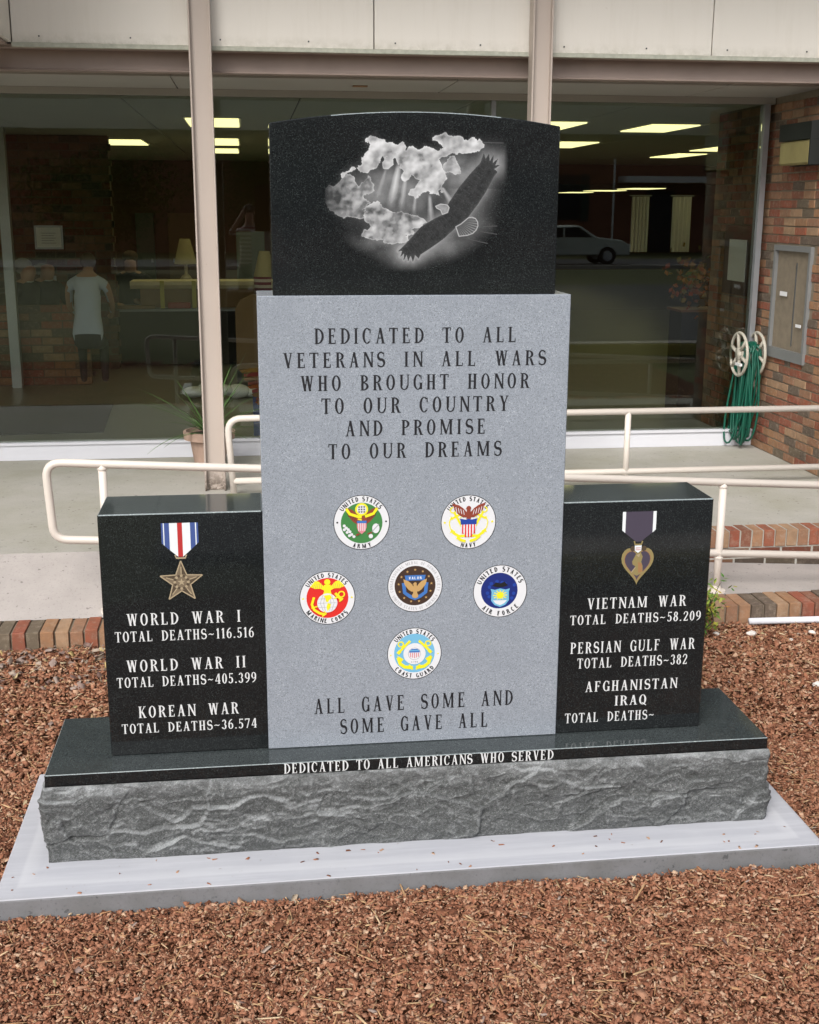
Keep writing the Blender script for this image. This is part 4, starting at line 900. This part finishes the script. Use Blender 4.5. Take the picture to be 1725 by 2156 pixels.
# indoor brick wall at left
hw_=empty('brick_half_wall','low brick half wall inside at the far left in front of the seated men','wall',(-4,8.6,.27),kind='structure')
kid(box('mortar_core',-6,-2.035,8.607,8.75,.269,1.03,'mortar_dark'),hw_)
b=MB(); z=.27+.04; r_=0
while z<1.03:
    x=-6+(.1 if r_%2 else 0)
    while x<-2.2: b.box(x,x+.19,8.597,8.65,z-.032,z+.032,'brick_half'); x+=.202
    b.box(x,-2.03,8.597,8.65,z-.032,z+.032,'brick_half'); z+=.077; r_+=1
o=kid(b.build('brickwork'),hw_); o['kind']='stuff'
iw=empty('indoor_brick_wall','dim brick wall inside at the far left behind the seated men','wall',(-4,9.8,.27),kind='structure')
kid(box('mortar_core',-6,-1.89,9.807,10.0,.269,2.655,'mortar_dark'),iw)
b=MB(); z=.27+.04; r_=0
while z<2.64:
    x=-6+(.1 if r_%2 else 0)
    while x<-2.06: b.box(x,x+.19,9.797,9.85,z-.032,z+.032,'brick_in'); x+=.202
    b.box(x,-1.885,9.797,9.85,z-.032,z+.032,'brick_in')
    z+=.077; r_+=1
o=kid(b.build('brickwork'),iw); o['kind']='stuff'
b=MB(); b.prism([(-3.6,5.85),(-1.62,5.95),(-1.69,7.31),(-3.6,7.26)],'z',.2685,.276,'mat'); tag(b.build('doormat'),'black rubber doormat on the floor inside at the left','mat')
def framed(name,label,cat,x0,x1,y,z0,z1,fmat,parts=True,axis='y'):
    t=empty(name,label,cat,((x0+x1)/2,y,z0))
    kid(box('frame',x0,x1,y-.02,y,z0,z1,fmat),t); kid(box('sheet',x0+.02,x1-.02,y-.024,y-.021,z0+.02,z1-.02,'paper'),t)
    b=MB()
    for k in range(5): b.box(x0+.07,x1-.07-.02*(k%2),y-.0255,y-.0245,z1-.08-.025*k,z1-.074-.025*k,'e_grey')
    kid(b.build('print'),t); return t
framed('notice','pale framed notice on the indoor brick wall above the seated men','notice',-2.67,-2.385,9.795,1.52,1.76,'alu')
t=empty('light_switch','small grey switch plate on the indoor brick wall','switch',(-2.52,9.79,1.15)); kid(box('plate',-2.55,-2.48,9.785,9.796,1.15,1.25,'alu'),t); kid(box('toggle',-2.52,-2.51,9.775,9.784,1.19,1.21,'black'),t)
# indoor door post left
tag(box('door_post',-2.75,-2.66,8.45,8.55,.269,2.65,'alu'),'slim aluminium post standing inside at the far left','post')
# fluorescent lights
LT=[(-2.03,-1.60,10.4,11.48,'long light far back above the seated men'),(-.96,-.53,7.0,8.0,'nearest bright light panel right of the left column'),(-.95,-.56,10.0,11.3,'second light panel in the row right of the left column'),(-.95,-.58,12.25,13.4,'third, farthest panel in the row right of the left column'),
 (1.93,2.36,6.9,7.82,'light panel just right of the black tablet top'),(2.98,3.40,7.05,8.0,'widest light panel near the brick wall at right'),(2.90,3.32,9.9,11.1,'lower panel right of the black tablet'),(5.10,5.48,12.4,13.6,'dim far light panel toward the right'),(1.9,2.3,9.9,11.1,'light panel behind the tablet, second in its row')]+[(x,x+.43,y,y+1.1,l1+l2) for x,l1 in ((-5.2,'fill panel added out of view by the far left wall, '),(-3.9,'fill panel added out of view left of the brick wall corner, '),(.3,'fill panel added out of sight behind the memorial, ')) for y,l2 in ((6.6,'nearest the glass'),(9.6,'second from the glass'),(12.6,'third from the glass'))]  # the generated rows are added out of view to brighten the room
for x0,x1,y0,y1,l in [(4.95,5.45,10.6,11.6,'light panel cut off by the inner brick at right')]: LT.append((x0,x1,y0,y1,l))
for x0,x1,y0,l in ((7.05,7.62,25.4,'thin far strip just right of the black tablet'),(6.82,7.47,22.3,'thin far strip, middle of the low row'),(6.75,7.37,19.5,'thin far strip, rightmost of the low row')):
    t=empty('ceiling_light','fluorescent '+l,'light',((x0+x1)/2,y0+.5,2.33),'fluorescent lights on the indoor ceiling')
    kid(box('frame',x0-.02,x1+.02,y0-.02,y0+1.12,2.33,2.339,'white'),t); kid(box('diffuser',x0,x1,y0,y0+1.1,2.32,2.329,'tube'),t)
for x0,x1,y0,y1,l in LT:
    t=empty('ceiling_light','fluorescent '+l,'light',((x0+x1)/2,(y0+y1)/2,2.64),'fluorescent lights on the indoor ceiling')
    kid(box('frame',x0-.02,x1+.02,y0-.02,y1+.02,2.649,2.659,'white'),t); kid(box('diffuser',x0,x1,y0,y1,2.64,2.648,'tube'),t)
# ------------------------------------------------------------ people
def figure(label,J,B,assign,hair=None,loc=(0,0,0)):
    names=list(J); me=bpy.data.meshes.new('tmp'); me.from_pydata([J[n][0] for n in names],[(names.index(a),names.index(c)) for a,c in B] and [(names.index(a),names.index(c)) for a,c in B],[])
    o=bpy.data.objects.new('tmp',me); C.objects.link(o); sk=o.modifiers.new('s','SKIN'); sk.use_smooth_shade=True
    for i,n in enumerate(names):
        r=J[n][1]; me.skin_vertices[0].data[i].radius=r if isinstance(r,tuple) else (r,r)
    me.skin_vertices[0].data[0].use_root=True
    ss=o.modifiers.new('u','SUBSURF'); ss.levels=ss.render_levels=1
    dg=bpy.context.evaluated_depsgraph_get(); nm=bpy.data.meshes.new_from_object(o.evaluated_get(dg)); bpy.data.objects.remove(o)
    nm.name='body'; nm.materials.clear(); mats=[]
    for p in nm.polygons:
        mt=assign(p.center)
        if mt not in mats: mats.append(mt)
        p.material_index=mats.index(mt); p.use_smooth=True
    for mt in mats: nm.materials.append(M[mt])
    root=empty('person',label,'person',loc); b_=bpy.data.objects.new('body',nm); C.objects.link(b_); b_.parent=root
    if hair:
        hb=MB(); hb.ell(*hair[0],hair[1]); h=hb.build('hair',root,smooth=True)
    return root
def seated(lean=0,arm=1):
    J={'pelvis':((0,0,.47),(.15,.12)),'chest':((0,-.02-lean,.78),(.17,.12)),'shold':((0,-.03-lean,.92),(.12,.09)),'neck':((0,-.06-lean,.97),.058),'head':((0,-.09-lean,1.05),(.078,.095)),'crown':((0,-.08-lean,1.13),(.066,.085)),
     'hl':((-.1,-.05,.46),.09),'kl':((-.13,-.45,.46),.065),'al':((-.13,-.43,.08),.045),'fl':((-.13,-.56,.04),.035),'hr':((.1,-.05,.46),.09),'kr':((.13,-.45,.46),.065),'ar':((.13,-.43,.08),.045),'fr':((.13,-.56,.04),.035),
     'sl':((-.2,-.03-lean,.88),.06),'el':((-.26,-.12-lean,.64),.045),'wl':((-.12,-.34-lean,.62),.033),'pl':((-.06,-.40-lean,.62),.03),'sr':((.2,-.03-lean,.88),.06),'er':((.26,-.12-lean,.64),.045),'wr':((.12,-.34-lean,.66),.033),'pr':((.05,-.40-lean,.68),.03)}
    B=[('pelvis','chest'),('chest','shold'),('shold','neck'),('neck','head'),('head','crown'),('pelvis','hl'),('hl','kl'),('kl','al'),('al','fl'),('pelvis','hr'),('hr','kr'),('kr','ar'),('ar','fr'),('shold','sl'),('sl','el'),('el','wl'),('wl','pl'),('shold','sr'),('sr','er'),('er','wr'),('wr','pr')]
    return J,B
def asg_suit(c):
    if c.z>.965: return 'skin'
    if c.y<-.33 and .55<c.z<.75 and abs(c.x)<.14: return 'skin'
    if c.z>.80 and abs(c.x)<.035 and c.y<-.08: return 'white'
    return 'suit'
J,B=seated(0)
p=figure('seated grey haired man in a dark suit at the far left behind the glass',J,B,asg_suit,(((0,-.025,1.115),(.086,.092,.078)),'hair_grey'),(-2.70,9.05,.27)); p.rotation_euler=(0,0,R(62))
def chair(loc,rot,label):
    t=empty('chair',label,'chair',(0,0,0)); b=MB(); b.box(-.21,.21,-.22,.2,.40,.43,'cardboard'); b.build('seat',t); b=MB(); b.box(-.2,.2,.2,.225,.55,.85,'cardboard'); b.build('backrest',t)
    for sx in (-.19,.19):
        b=MB(); b.tube([(sx,-.2,0),(sx,-.2,.40)],.012,'steel'); b.build('leg',t); b=MB(); b.tube([(sx,.21,0),(sx,.21,.85)],.012,'steel'); b.build('leg',t)
    t.location=loc; t.rotation_euler=(0,0,rot)
chair((-2.70,9.05,.27),R(62),'chair under the grey haired man at far left')
J,B=seated(.02)
p=figure('seated balding man in dark suit and white shirt, second from the left',J,B,asg_suit,(((0,-.02,1.07),(.088,.08,.06)),'hair_grey'),(-2.56,9.3,.27)); p.rotation_euler=(0,0,R(50))
chair((-2.56,9.3,.27),R(50),'chair under the balding man, second from the left')
# woman seen from behind at the table, standing slightly bent
J={'pelvis':((0,0,.55),(.15,.12)),'waist':((0,.02,.72),(.14,.11)),'chest':((0,.08,.92),(.17,.12)),'shold':((0,.14,1.05),(.12,.08)),'neck':((0,.22,1.10),.05),'head':((0,.28,1.16),(.07,.08)),'crown':((0,.30,1.23),(.06,.07)),
 'hl':((-.1,0,.50),.09),'kl':((-.12,.30,.46),.06),'al':((-.12,.28,.08),.04),'hr':((.1,0,.50),.09),'kr':((.12,.30,.46),.06),'ar':((.12,.28,.08),.04),'sl':((-.2,.13,1.0),.055),'el':((-.235,.30,.80),.038),'wl':((-.19,.52,.68),.028),'pl':((-.15,.60,.68),.026),'sr':((.2,.13,1.0),.055),'er':((.235,.32,.80),.038),'wr':((.19,.54,.68),.028),'pr':((.15,.62,.68),.026)}
B=[('pelvis','waist'),('waist','chest'),('chest','shold'),('shold','neck'),('neck','head'),('head','crown'),('pelvis','hl'),('hl','kl'),('kl','al'),('pelvis','hr'),('hr','kr'),('kr','ar'),('shold','sl'),('sl','el'),('el','wl'),('wl','pl'),('shold','sr'),('sr','er'),('er','wr'),('wr','pr')]
wm_=figure('person in a sleeveless pale blue shirt seen from behind, leaning over the table',J,B,lambda c:'skin' if c.z>1.09 or (abs(c.x)>.205 and c.z<1.02) or c.y>.40 else ('shirt' if c.z>.55 else 'suit'),(((0,.27,1.21),(.085,.09,.08)),'hair_brown'),(-1.94,7.9,.27)); wm_.scale=(.82,.9,.99)
J,B=seated(0)
figure('dark clothed person sitting across the table, only head and arms showing',J,B,lambda c:'skin' if c.z>.965 or (c.y<-.3 and c.z>.5) else 'suit',(((0,-.05,1.14),(.088,.10,.07)),'hair_brown'),(-1.80,10.75,.27))
chair((-1.80,10.75,.27),0,'chair under the person sitting across the table')
# photographer: their reflection shows in the glass
J={'pelvis':((0,0,.92),(.15,.11)),'waist':((0,0,1.08),(.14,.10)),'chest':((0,.01,1.30),(.17,.11)),'shold':((0,0,1.43),(.11,.08)),'neck':((0,.01,1.52),.05),'head':((0,.03,1.63),(.07,.085)),'crown':((0,.02,1.71),(.06,.07)),
 'hl':((-.1,0,.88),.09),'kl':((-.12,.03,.48),.06),'al':((-.13,0,.08),.042),'fl':((-.14,.13,.035),.035),'hr':((.1,0,.88),.09),'kr':((.12,.03,.48),.06),'ar':((.13,0,.08),.042),'fr':((.14,.13,.035),.035),
 'sl':((-.19,0,1.40),.055),'el':((-.25,.22,1.40),.042),'wl':((-.11,.36,1.62),.03),'pl':((-.075,.36,1.70),.028),'sr':((.19,0,1.40),.055),'er':((.25,.22,1.40),.042),'wr':((.11,.36,1.62),.03),'pr':((.075,.36,1.70),.028)}
B=[('pelvis','waist'),('waist','chest'),('chest','shold'),('shold','neck'),('neck','head'),('head','crown'),('pelvis','hl'),('hl','kl'),('kl','al'),('al','fl'),('pelvis','hr'),('hr','kr'),('kr','ar'),('ar','fr'),('shold','sl'),('sl','el'),('el','wl'),('wl','pl'),('shold','sr'),('sr','er'),('er','wr'),('wr','pr')]
figure('person in a striped shirt holding a camera up, reflected in the window',J,B,lambda c:'skin' if c.z>1.5 or (c.y>.27) else ('stripes' if c.z>.95 else 'suit'),(((0,-.0,1.70),(.088,.095,.085)),'hair_brown'),(-.4642,-3.96,.21))
b=MB(); b.box(-.52,-.408,-3.60,-3.565,1.905,1.98,'black'); b.tube([(-.4642,-3.565,1.945),(-.4642,-3.50,1.945)],.028,'steel'); tag(b.build('camera_body'),'small black camera held by the person in the striped shirt','camera')
# ------------------------------------------------------------ things indoors
t=empty('table','long table under a black cloth behind the seated people','table',(-1.2,10.2,.27)); kid(box('table_top',-2.13,-.1,9.95,10.6,.86,.885,'steel'),t); kid(box('skirt',-1.95,-.12,9.99,10.55,.29,.859,'cloth_black'),t)
t=empty('long_case','long cream wooden case with two yellow straps on the black table','case',(-1.2,10.3,.9)); 
b=MB(); b.prism([(10.12,1.09),(10.08,1.13),(10.08,1.17),(10.5,1.17),(10.5,1.09)],'x',-1.76,-.35,'wood_light'); kid(b.build('lid'),t)
kid(box('body',-1.66,-.4,10.14,10.48,.886,1.088,'cardboard'),t)
for x in (-1.42,-1.08): kid(box('strap',x-.022,x+.022,10.06,10.078,.80,1.175,'strap'),t)
tag(box('toolbox',-1.36,-1.12,10.0,10.055,.886,.95,'red',bevel=.006),'flat red box on the table between the yellow straps','box')
tag(box('tray',-1.95,-1.50,9.99,10.06,.886,.92,'cardboard'),'flat brown tray on the left end of the table','tray')
def lamp(x,y,z,r,label,mat='shade',base='wood_light'):
    t=empty('table_lamp',label,'lamp',(x,y,z)); b=MB(); b.lathe([(r*.45,.28),(r,.0)],(x,y,z+.12),mat,20); kid(b.build('lamp_shade',smooth=True),t); b=MB(); b.lathe([(.0,0),(.07,0),(.05,.03),(.02,.06),(.02,.2)],(x,y,z-.05),base,14); kid(b.build('lamp_base',smooth=True),t)
lamp(-1.20,10.9,1.20,.13,'lamp with a tan shade standing left of the column behind the glass')
t=empty('table_lamp','yellow shaded lamp with a striped base, beside the memorial slab','lamp',(-.33,8.6,1.0)); 
b=MB(); b.lathe([(.05,.24),(.11,0)],(-.33,8.6,1.30),'shade',20); kid(b.build('lamp_shade',smooth=True),t); b=MB(); b.lathe([(.0,0),(.10,0),(.11,.19),(.0,.19)],(-.33,8.6,1.105),'stripes',20); kid(b.build('lamp_base',smooth=True),t)
kid(box('pedestal',-.45,-.2,8.5,8.75,.27,1.10,'bronze'),t)
t=empty('door','grey door in the far wall left of the column','door',(-2.08,16.5,.27)); kid(box('leaf',-2.24,-1.96,16.5,16.59,.27,1.86,'door_grey'),t); kid(box('handle',-2.02,-1.99,16.47,16.499,1.1,1.16,'alu'),t)
t=empty('door','tan wooden door in the far wall partly behind the column','door',(-1.5,16.5,.27)); kid(box('leaf',-1.74,-1.15,16.5,16.59,.27,1.86,'door_tan'),t); kid(box('handle',-1.68,-1.64,16.47,16.499,1.1,1.16,'alu'),t)
tag(box('display_board',-.62,-.30,10.9,10.93,.9,1.68,'door_grey'),'bluish grey display board right of the column','board')
t=empty('armchair','round backed tan chair just left of the memorial slab','chair',(-.45,8.2,.27)); b=MB()
b.prism([(-.62,.45),(-.62,1.02),(-.57,1.10),(-.46,1.15),(-.34,1.15),(-.2,1.10),(-.15,1.02),(-.15,.45)],'y',8.2,8.28,'cardboard'); kid(b.build('backrest'),t); kid(box('seat',-.62,-.15,8.29,8.75,.5,.58,'cardboard'),t)
for x in (-.6,-.17):
    for y in (8.24,8.72): kid(box('leg',x-.02,x+.02,y-.02,y+.02,.27,.499,'bronze'),t)
b=MB(); 
for k in range(7): b.ell((-1.0+.13*k,7.6+.05*math.sin(k*2),.33+.02*math.sin(k)),(.11,.10,.05+.015*(k%2)),'paper')
tag(b.build('white_cloth',smooth=True),'crumpled white cloth lying on the floor behind the column','cloth')
t=empty('banner','colourful flag with orange fringe on a blue stand, beside the slab','flag',(-.44,5.6,.27)); 
b=MB(); 
for k in range(9):
    z=.78-.03*k; b.prism([(-.57+.014*k+.02*(k%2),z),(-.36,z+.03),(-.36,z-.012),(-.55+.014*k,z-.02)],'y',5.58+.004*(k%3),5.60+.004*(k%3),['flowers','red','m_orange','e_maroon'][k%4])
kid(b.build('cloth'),t); b=MB(); b.tube([(-.47,5.6,.78),(-.42,5.6,.66),(-.44,5.59,.52)],[.012,.02,.004],'m_orange'); kid(b.build('fringe'),t); kid(box('stand',-.475,-.36,5.61,5.68,.27,.60,'m_blue'),t)
for x0,x1,l in ((4.37,4.60,'left of the two long white curtains hanging behind the right glass'),(4.91,5.16,'right one of the two long white curtains behind the right glass')):
    t=empty('curtain',l,'curtain',((x0+x1)/2,12,1.2)); b=MB(); n_=24
    for i in range(n_):
        a0=x0+(x1-x0)*i/n_; a1=x0+(x1-x0)*(i+1)/n_; y0_=12+.03*math.sin(i*1.3); y1_=12+.03*math.sin((i+1)*1.3)
        b.add([(a0,y0_,1.41),(a1,y1_,1.41),(a1,y1_,2.10),(a0,y0_,2.10)],[(0,1,2,3)],'white')
    kid(b.build('cloth'),t); kid(box('rod',x0-.03,x1+.03,11.99,12.01,2.105,2.12,'alu'),t)
# framed picture on right wall, indoors
t=empty('picture_frame','pale picture in a dark red frame on the brick wall inside the glass','picture',(3.13,5.33,1.4)); kid(box('frame',3.112,3.134,5.06,5.60,1.33,1.83,'frame_red'),t); kid(box('sheet',3.106,3.111,5.17,5.49,1.43,1.73,'paper'),t)
# flowers by right
t=empty('flower_arrangement','orange and red silk flowers on a dark stand behind the right glass','flowers',(3.2,6.4,.27))
kid(box('stand',3.06,3.40,6.3,6.6,.27,1.12,'black'),t); kid(box('stand_top',3.04,3.42,6.28,6.62,1.121,1.14,'woodwall'),t)
b=MB(); rg=random.Random(5)
for k in range(220):
    a=Vector((rg.gauss(0,.10),rg.gauss(0,.08),rg.gauss(.12,.12))); c=Vector((3.20,6.4,1.24))+a; d1=Vector((rg.gauss(0,1),rg.gauss(0,1),rg.gauss(0,1))).normalized()*.03; d2=d1.cross(Vector((rg.gauss(0,1),rg.gauss(0,1),rg.gauss(0,1)))).normalized()*.022
    b.add([c-d1,c+d2,c+d1,c-d2],[(0,1,2,3)],'flowers')
kid(b.build('blooms'),t)
# ------------------------------------------------------------ pot and plant outside
t=empty('potted_plant','terracotta pot with a spiky green plant behind the left column','plant',(-.765,4.5,.27))
b=MB(); b.lathe([(.0,0),(.095,0),(.125,.19),(.13,.20),(.165,.205),(.17,.255),(.15,.258),(.145,.22),(0,.22)],(-.765,4.5,.271),'terra',28); kid(b.build('pot',smooth=False),t)
b=MB(); b.lathe([(0,.225),(.144,.225)],(-.765,4.5,.275),'soil',20); kid(b.build('soil'),t)
rg=random.Random(11)
for k in range(40):
    az=rg.uniform(0,2*math.pi); el=rg.uniform(.15,1.2); L_=rg.uniform(.34,.60); b=MB(); c=Vector((-.765,4.5,.50)); pts=[];
    d=Vector((math.cos(az)*math.cos(el),math.sin(az)*math.cos(el),math.sin(el))); p=c.copy(); vs=[]
    side=Vector((-math.sin(az),math.cos(az),0)); ns=8
    for i in range(ns+1):
        wv=.0075*(1-i/ns)**.7+.0008; vs+=[p-side*wv,p+Vector((0,0,.003))*(1-i/ns)-d*.0,p+side*wv]; p=p+d*(L_/ns); d=(d+Vector((0,0,-.085*(1.2-el*.5)))).normalized()
    fs=[]
    for i in range(ns): fs+=[(3*i,3*i+1,3*i+4,3*i+3),(3*i+1,3*i+2,3*i+5,3*i+4)]
    b.add(vs,fs,'leaf_dark'); kid(b.build('leaf'),t)
# ------------------------------------------------------------ hose reel
t=empty('hose_reel','cream spoked hose reel holding a looped green garden hose on the brick wall','hose reel',(3.03,4.8,.95))
def wheel(x):
    b=MB(); c=(4.80,.95); rad=.150
    pts=[(x,c[0]+rad*math.cos(2*math.pi*i/36),c[1]+rad*math.sin(2*math.pi*i/36)) for i in range(37)]; b.tube(pts,.011,'reel',8,False)
    for k in range(6):
        a=2*math.pi*k/6+.3; b.tube([(x,c[0]+.03*math.cos(a),c[1]+.03*math.sin(a)),(x,c[0]+rad*math.cos(a),c[1]+rad*math.sin(a))],.013,'reel',6)
    b.tube([(x-.012,c[0],c[1]),(x+.012,c[0],c[1])],.045,'reel',16); kid(b.build('wheel',smooth=True),t)
wheel(2.955); wheel(3.085)
b=MB(); b.tube([(2.96,4.8,.95),(3.134,4.8,.95)],.05,'reel',12); b.tube([(3.02,4.8,.9),(3.13,4.8,.62)],.012,'reel',8); kid(b.build('axle',smooth=True),t)
b=MB(); b.box(2.925,2.943,4.70,4.79,.875,.893,'white'); kid(b.build('handle'),t)
rg=random.Random(2); b=MB()
for k in range(17):
    x=2.975+.10*(k/16)+rg.uniform(-.008,.008); w0=rg.uniform(.045,.07); zb_=.30+rg.uniform(0,.22)*(k%3)*.5; ww=rg.uniform(.07,.17); sk=rg.uniform(-.05,.10)-.02; pts=[]
    for i in range(41):
        a=2*math.pi*i/40; s_=math.sin(a); c_=math.cos(a)
        if s_>=0: y=4.8+w0*c_; z=.965+w0*s_
        else:
            u=-s_; y=4.8+(w0+(ww-w0)*u**.6*(abs(c_)**.4 if abs(c_)>1e-6 else 0)*1.0)*(1 if c_>0 else -1)*abs(c_)**.6+sk*u; z=.965-(.965-zb_)*u
        pts.append((x+.02*math.sin(a*2+k)+(-.05*max(0,-s_)*(k%4==0)),y,z))
    b.tube(pts,.0075,'hose',7,False)
kid(b.build('hose',smooth=True),t)
# ------------------------------------------------------------ shrub and pipe
t=empty('nandina_shrub','small leafy shrub with green, yellow and red leaves behind the right tablet','shrub',(1.60,1.72,0)); b=MB(); rg=random.Random(4); lb=MB()
for k in range(16):
    az=rg.uniform(0,6.28); tip_=Vector((1.57+.15*math.cos(az)*rg.random(),1.72+.12*math.sin(az)*rg.random(),rg.uniform(.10,.31))); base=Vector((1.57,1.72,-.005)); mid=(base+tip_)/2+Vector((rg.gauss(0,.02),rg.gauss(0,.02),0)); b.tube([base,mid,tip_],[.004,.003,.0015],'bark',5)
    for q in range(46):
        c=base.lerp(tip_,rg.uniform(.25,1.05))+Vector((rg.gauss(0,.032),rg.gauss(0,.032),rg.gauss(0,.022))); d=Vector((rg.gauss(0,1),rg.gauss(0,1),rg.gauss(0,.6))).normalized(); L_=rg.uniform(.012,.022); s_=d.cross(Vector((rg.gauss(0,.4),rg.gauss(0,.4),1))).normalized()*L_*.38
        lb.add([c-d*L_,c+s_-d*.15*L_,c+d*L_,c-s_-d*.15*L_],[(0,1,2,3)],'leaves')
kid(b.build('stems'),t); kid(lb.build('foliage'),t)
b=MB(); b.tube([(1.868,1.83,.022),(2.6,1.80,.022),(4.2,1.80,.02)],.016,'pvc',12); tag(b.build('plastic_pipe',smooth=True),'white plastic pipe lying on the mulch along the brick edging at right','pipe')
# ------------------------------------------------------------ across the street (seen as reflections)
t=empty('brick_building','long brick building with shuttered windows across the street','building',(5,-37.5,.2))
kid(box('wall',-40,60,-48,-37.6,.1,4.9,'brick_far'),t); b=MB(); b.prism([(-48.5,4.9),(-37,4.9),(-42.5,6.6)],'x',-40.5,60.5,'roof'); kid(b.build('roof'),t)
kid(box('porch_roof',14.8,24.4,-37.55,-36.3,3.0,3.25,'white'),t); kid(box('door',16.1,17.3,-37.59,-37.5,.2,2.7,'black'),t)
for x in (-30,-22,-14,-6,2,9,12.6,27,34,42):
    wdw=kid(box('window',x-.6,x+.6,-37.59,-37.55,1.5,3.3,'dark_glass'),t)
    for s_ in (-1,1): kid(box('shutter',x+s_*.82-.18,x+s_*.82+.18,-37.59,-37.54,1.45,3.35,'shutter'),t)
t=empty('parked_car','pale silver sedan parked across the street','car',(9.75,-26.4,.18)); t.scale=(.85,.9,.88)
prof=[(-2.3,.35),(-2.35,.75),(-2.2,.95),(-1.5,1.0),(-.9,1.38),(.35,1.42),(1.05,1.0),(2.0,.90),(2.35,.70),(2.35,.35)]
b=MB(); b.prism([(x,z) for x,z in prof],'y',-.85,.85,'carpaint'); o=b.build('body',t,bevel=.06,seg=2)
b=MB(); b.prism([(-1.35,1.0),(-.85,1.32),(-.3,1.34),(-.3,1.0)],'y',-.86,.86,'dark_glass'); b.prism([(-.22,1.0),(-.22,1.34),(.3,1.36),(.85,1.0)],'y',-.86,.86,'dark_glass'); b.build('side_window',t)
for x in (-1.4,1.45):
    for y in (-.8,.8): b=MB(); b.tube([(x,y-.1,.33),(x,y+.1,.33)],.33,'tyre',20); wv=b.build('wheel',t); b=MB(); b.tube([(x,y-.11,.33),(x,y+.11,.33)],.19,'alu',14); b.build('rim',wv)
for y in (-.6,.6): b=MB(); b.box(2.30,2.37,y-.18,y+.18,.62,.74,'white'); b.build('headlight',t)
t=empty('white_bench','white bench on the lawn across the street','bench',(19.5,-35.5,.2)); kid(box('seat',18.6,20.4,-35.8,-35.3,.6,.7,'white'),t)
for x in (18.65,19.5,20.35): kid(box('leg',x-.05,x+.05,-35.75,-35.35,.19,.599,'white'),t)
b=MB(); b.tube([(13.6,-34,.2),(13.6,-34,3.8)],.04,'white'); tag(b.build('pole'),'thin white pole on the lawn across the street','pole')
def tree(x,y,h,r,label,seed):
    t=empty('tree',label,'tree',(x,y,.15),'trees on the lawn behind the camera'); rg=random.Random(seed); b=MB(); b.tube([(x,y,.15),(x+.1,y,h*.35),(x,y+.1,h*.75)],[.22,.16,.06],'bark',8)
    for k in range(5): a=k*1.26; b.tube([(x,y,h*.4),(x+r*.7*math.cos(a),y+r*.7*math.sin(a),h*.75)],[.09,.02],'bark',5)
    kid(b.build('trunk'),t); lb=MB()
    cl=[Vector((x+rg.gauss(0,r*.5),y+rg.gauss(0,r*.5),h*.66+rg.gauss(0,h*.14))) for _ in range(44)]
    for c0 in cl:
        for q in range(170):
            c=c0+Vector((rg.gauss(0,.4),rg.gauss(0,.4),rg.gauss(0,.3))); d=Vector((rg.gauss(0,1),rg.gauss(0,1),rg.gauss(0,1))).normalized()*.06; s_=d.cross(Vector((rg.gauss(0,1),rg.gauss(0,1),1))).normalized()*.04
            lb.add([c-d,c+s_,c+d,c-s_],[(0,1,2,3)],'treeleaf')
    kid(lb.build('crown'),t)
for i,(x,y,h,r,l) in enumerate([(-4.5,-21.5,3.6,1.5,'broad tree on the lawn to the left across the parking lot'),(-9.5,-22,3.9,1.6,'tallest tree at the far left across the parking lot'),(.5,-32,4.4,1.7,'tree in front of the brick building near its middle'),(-17,-22,3.8,1.6,'tree farthest left on the lawn')]): tree(x,y,h,r,l,i)
bpy.context.view_layer.update()
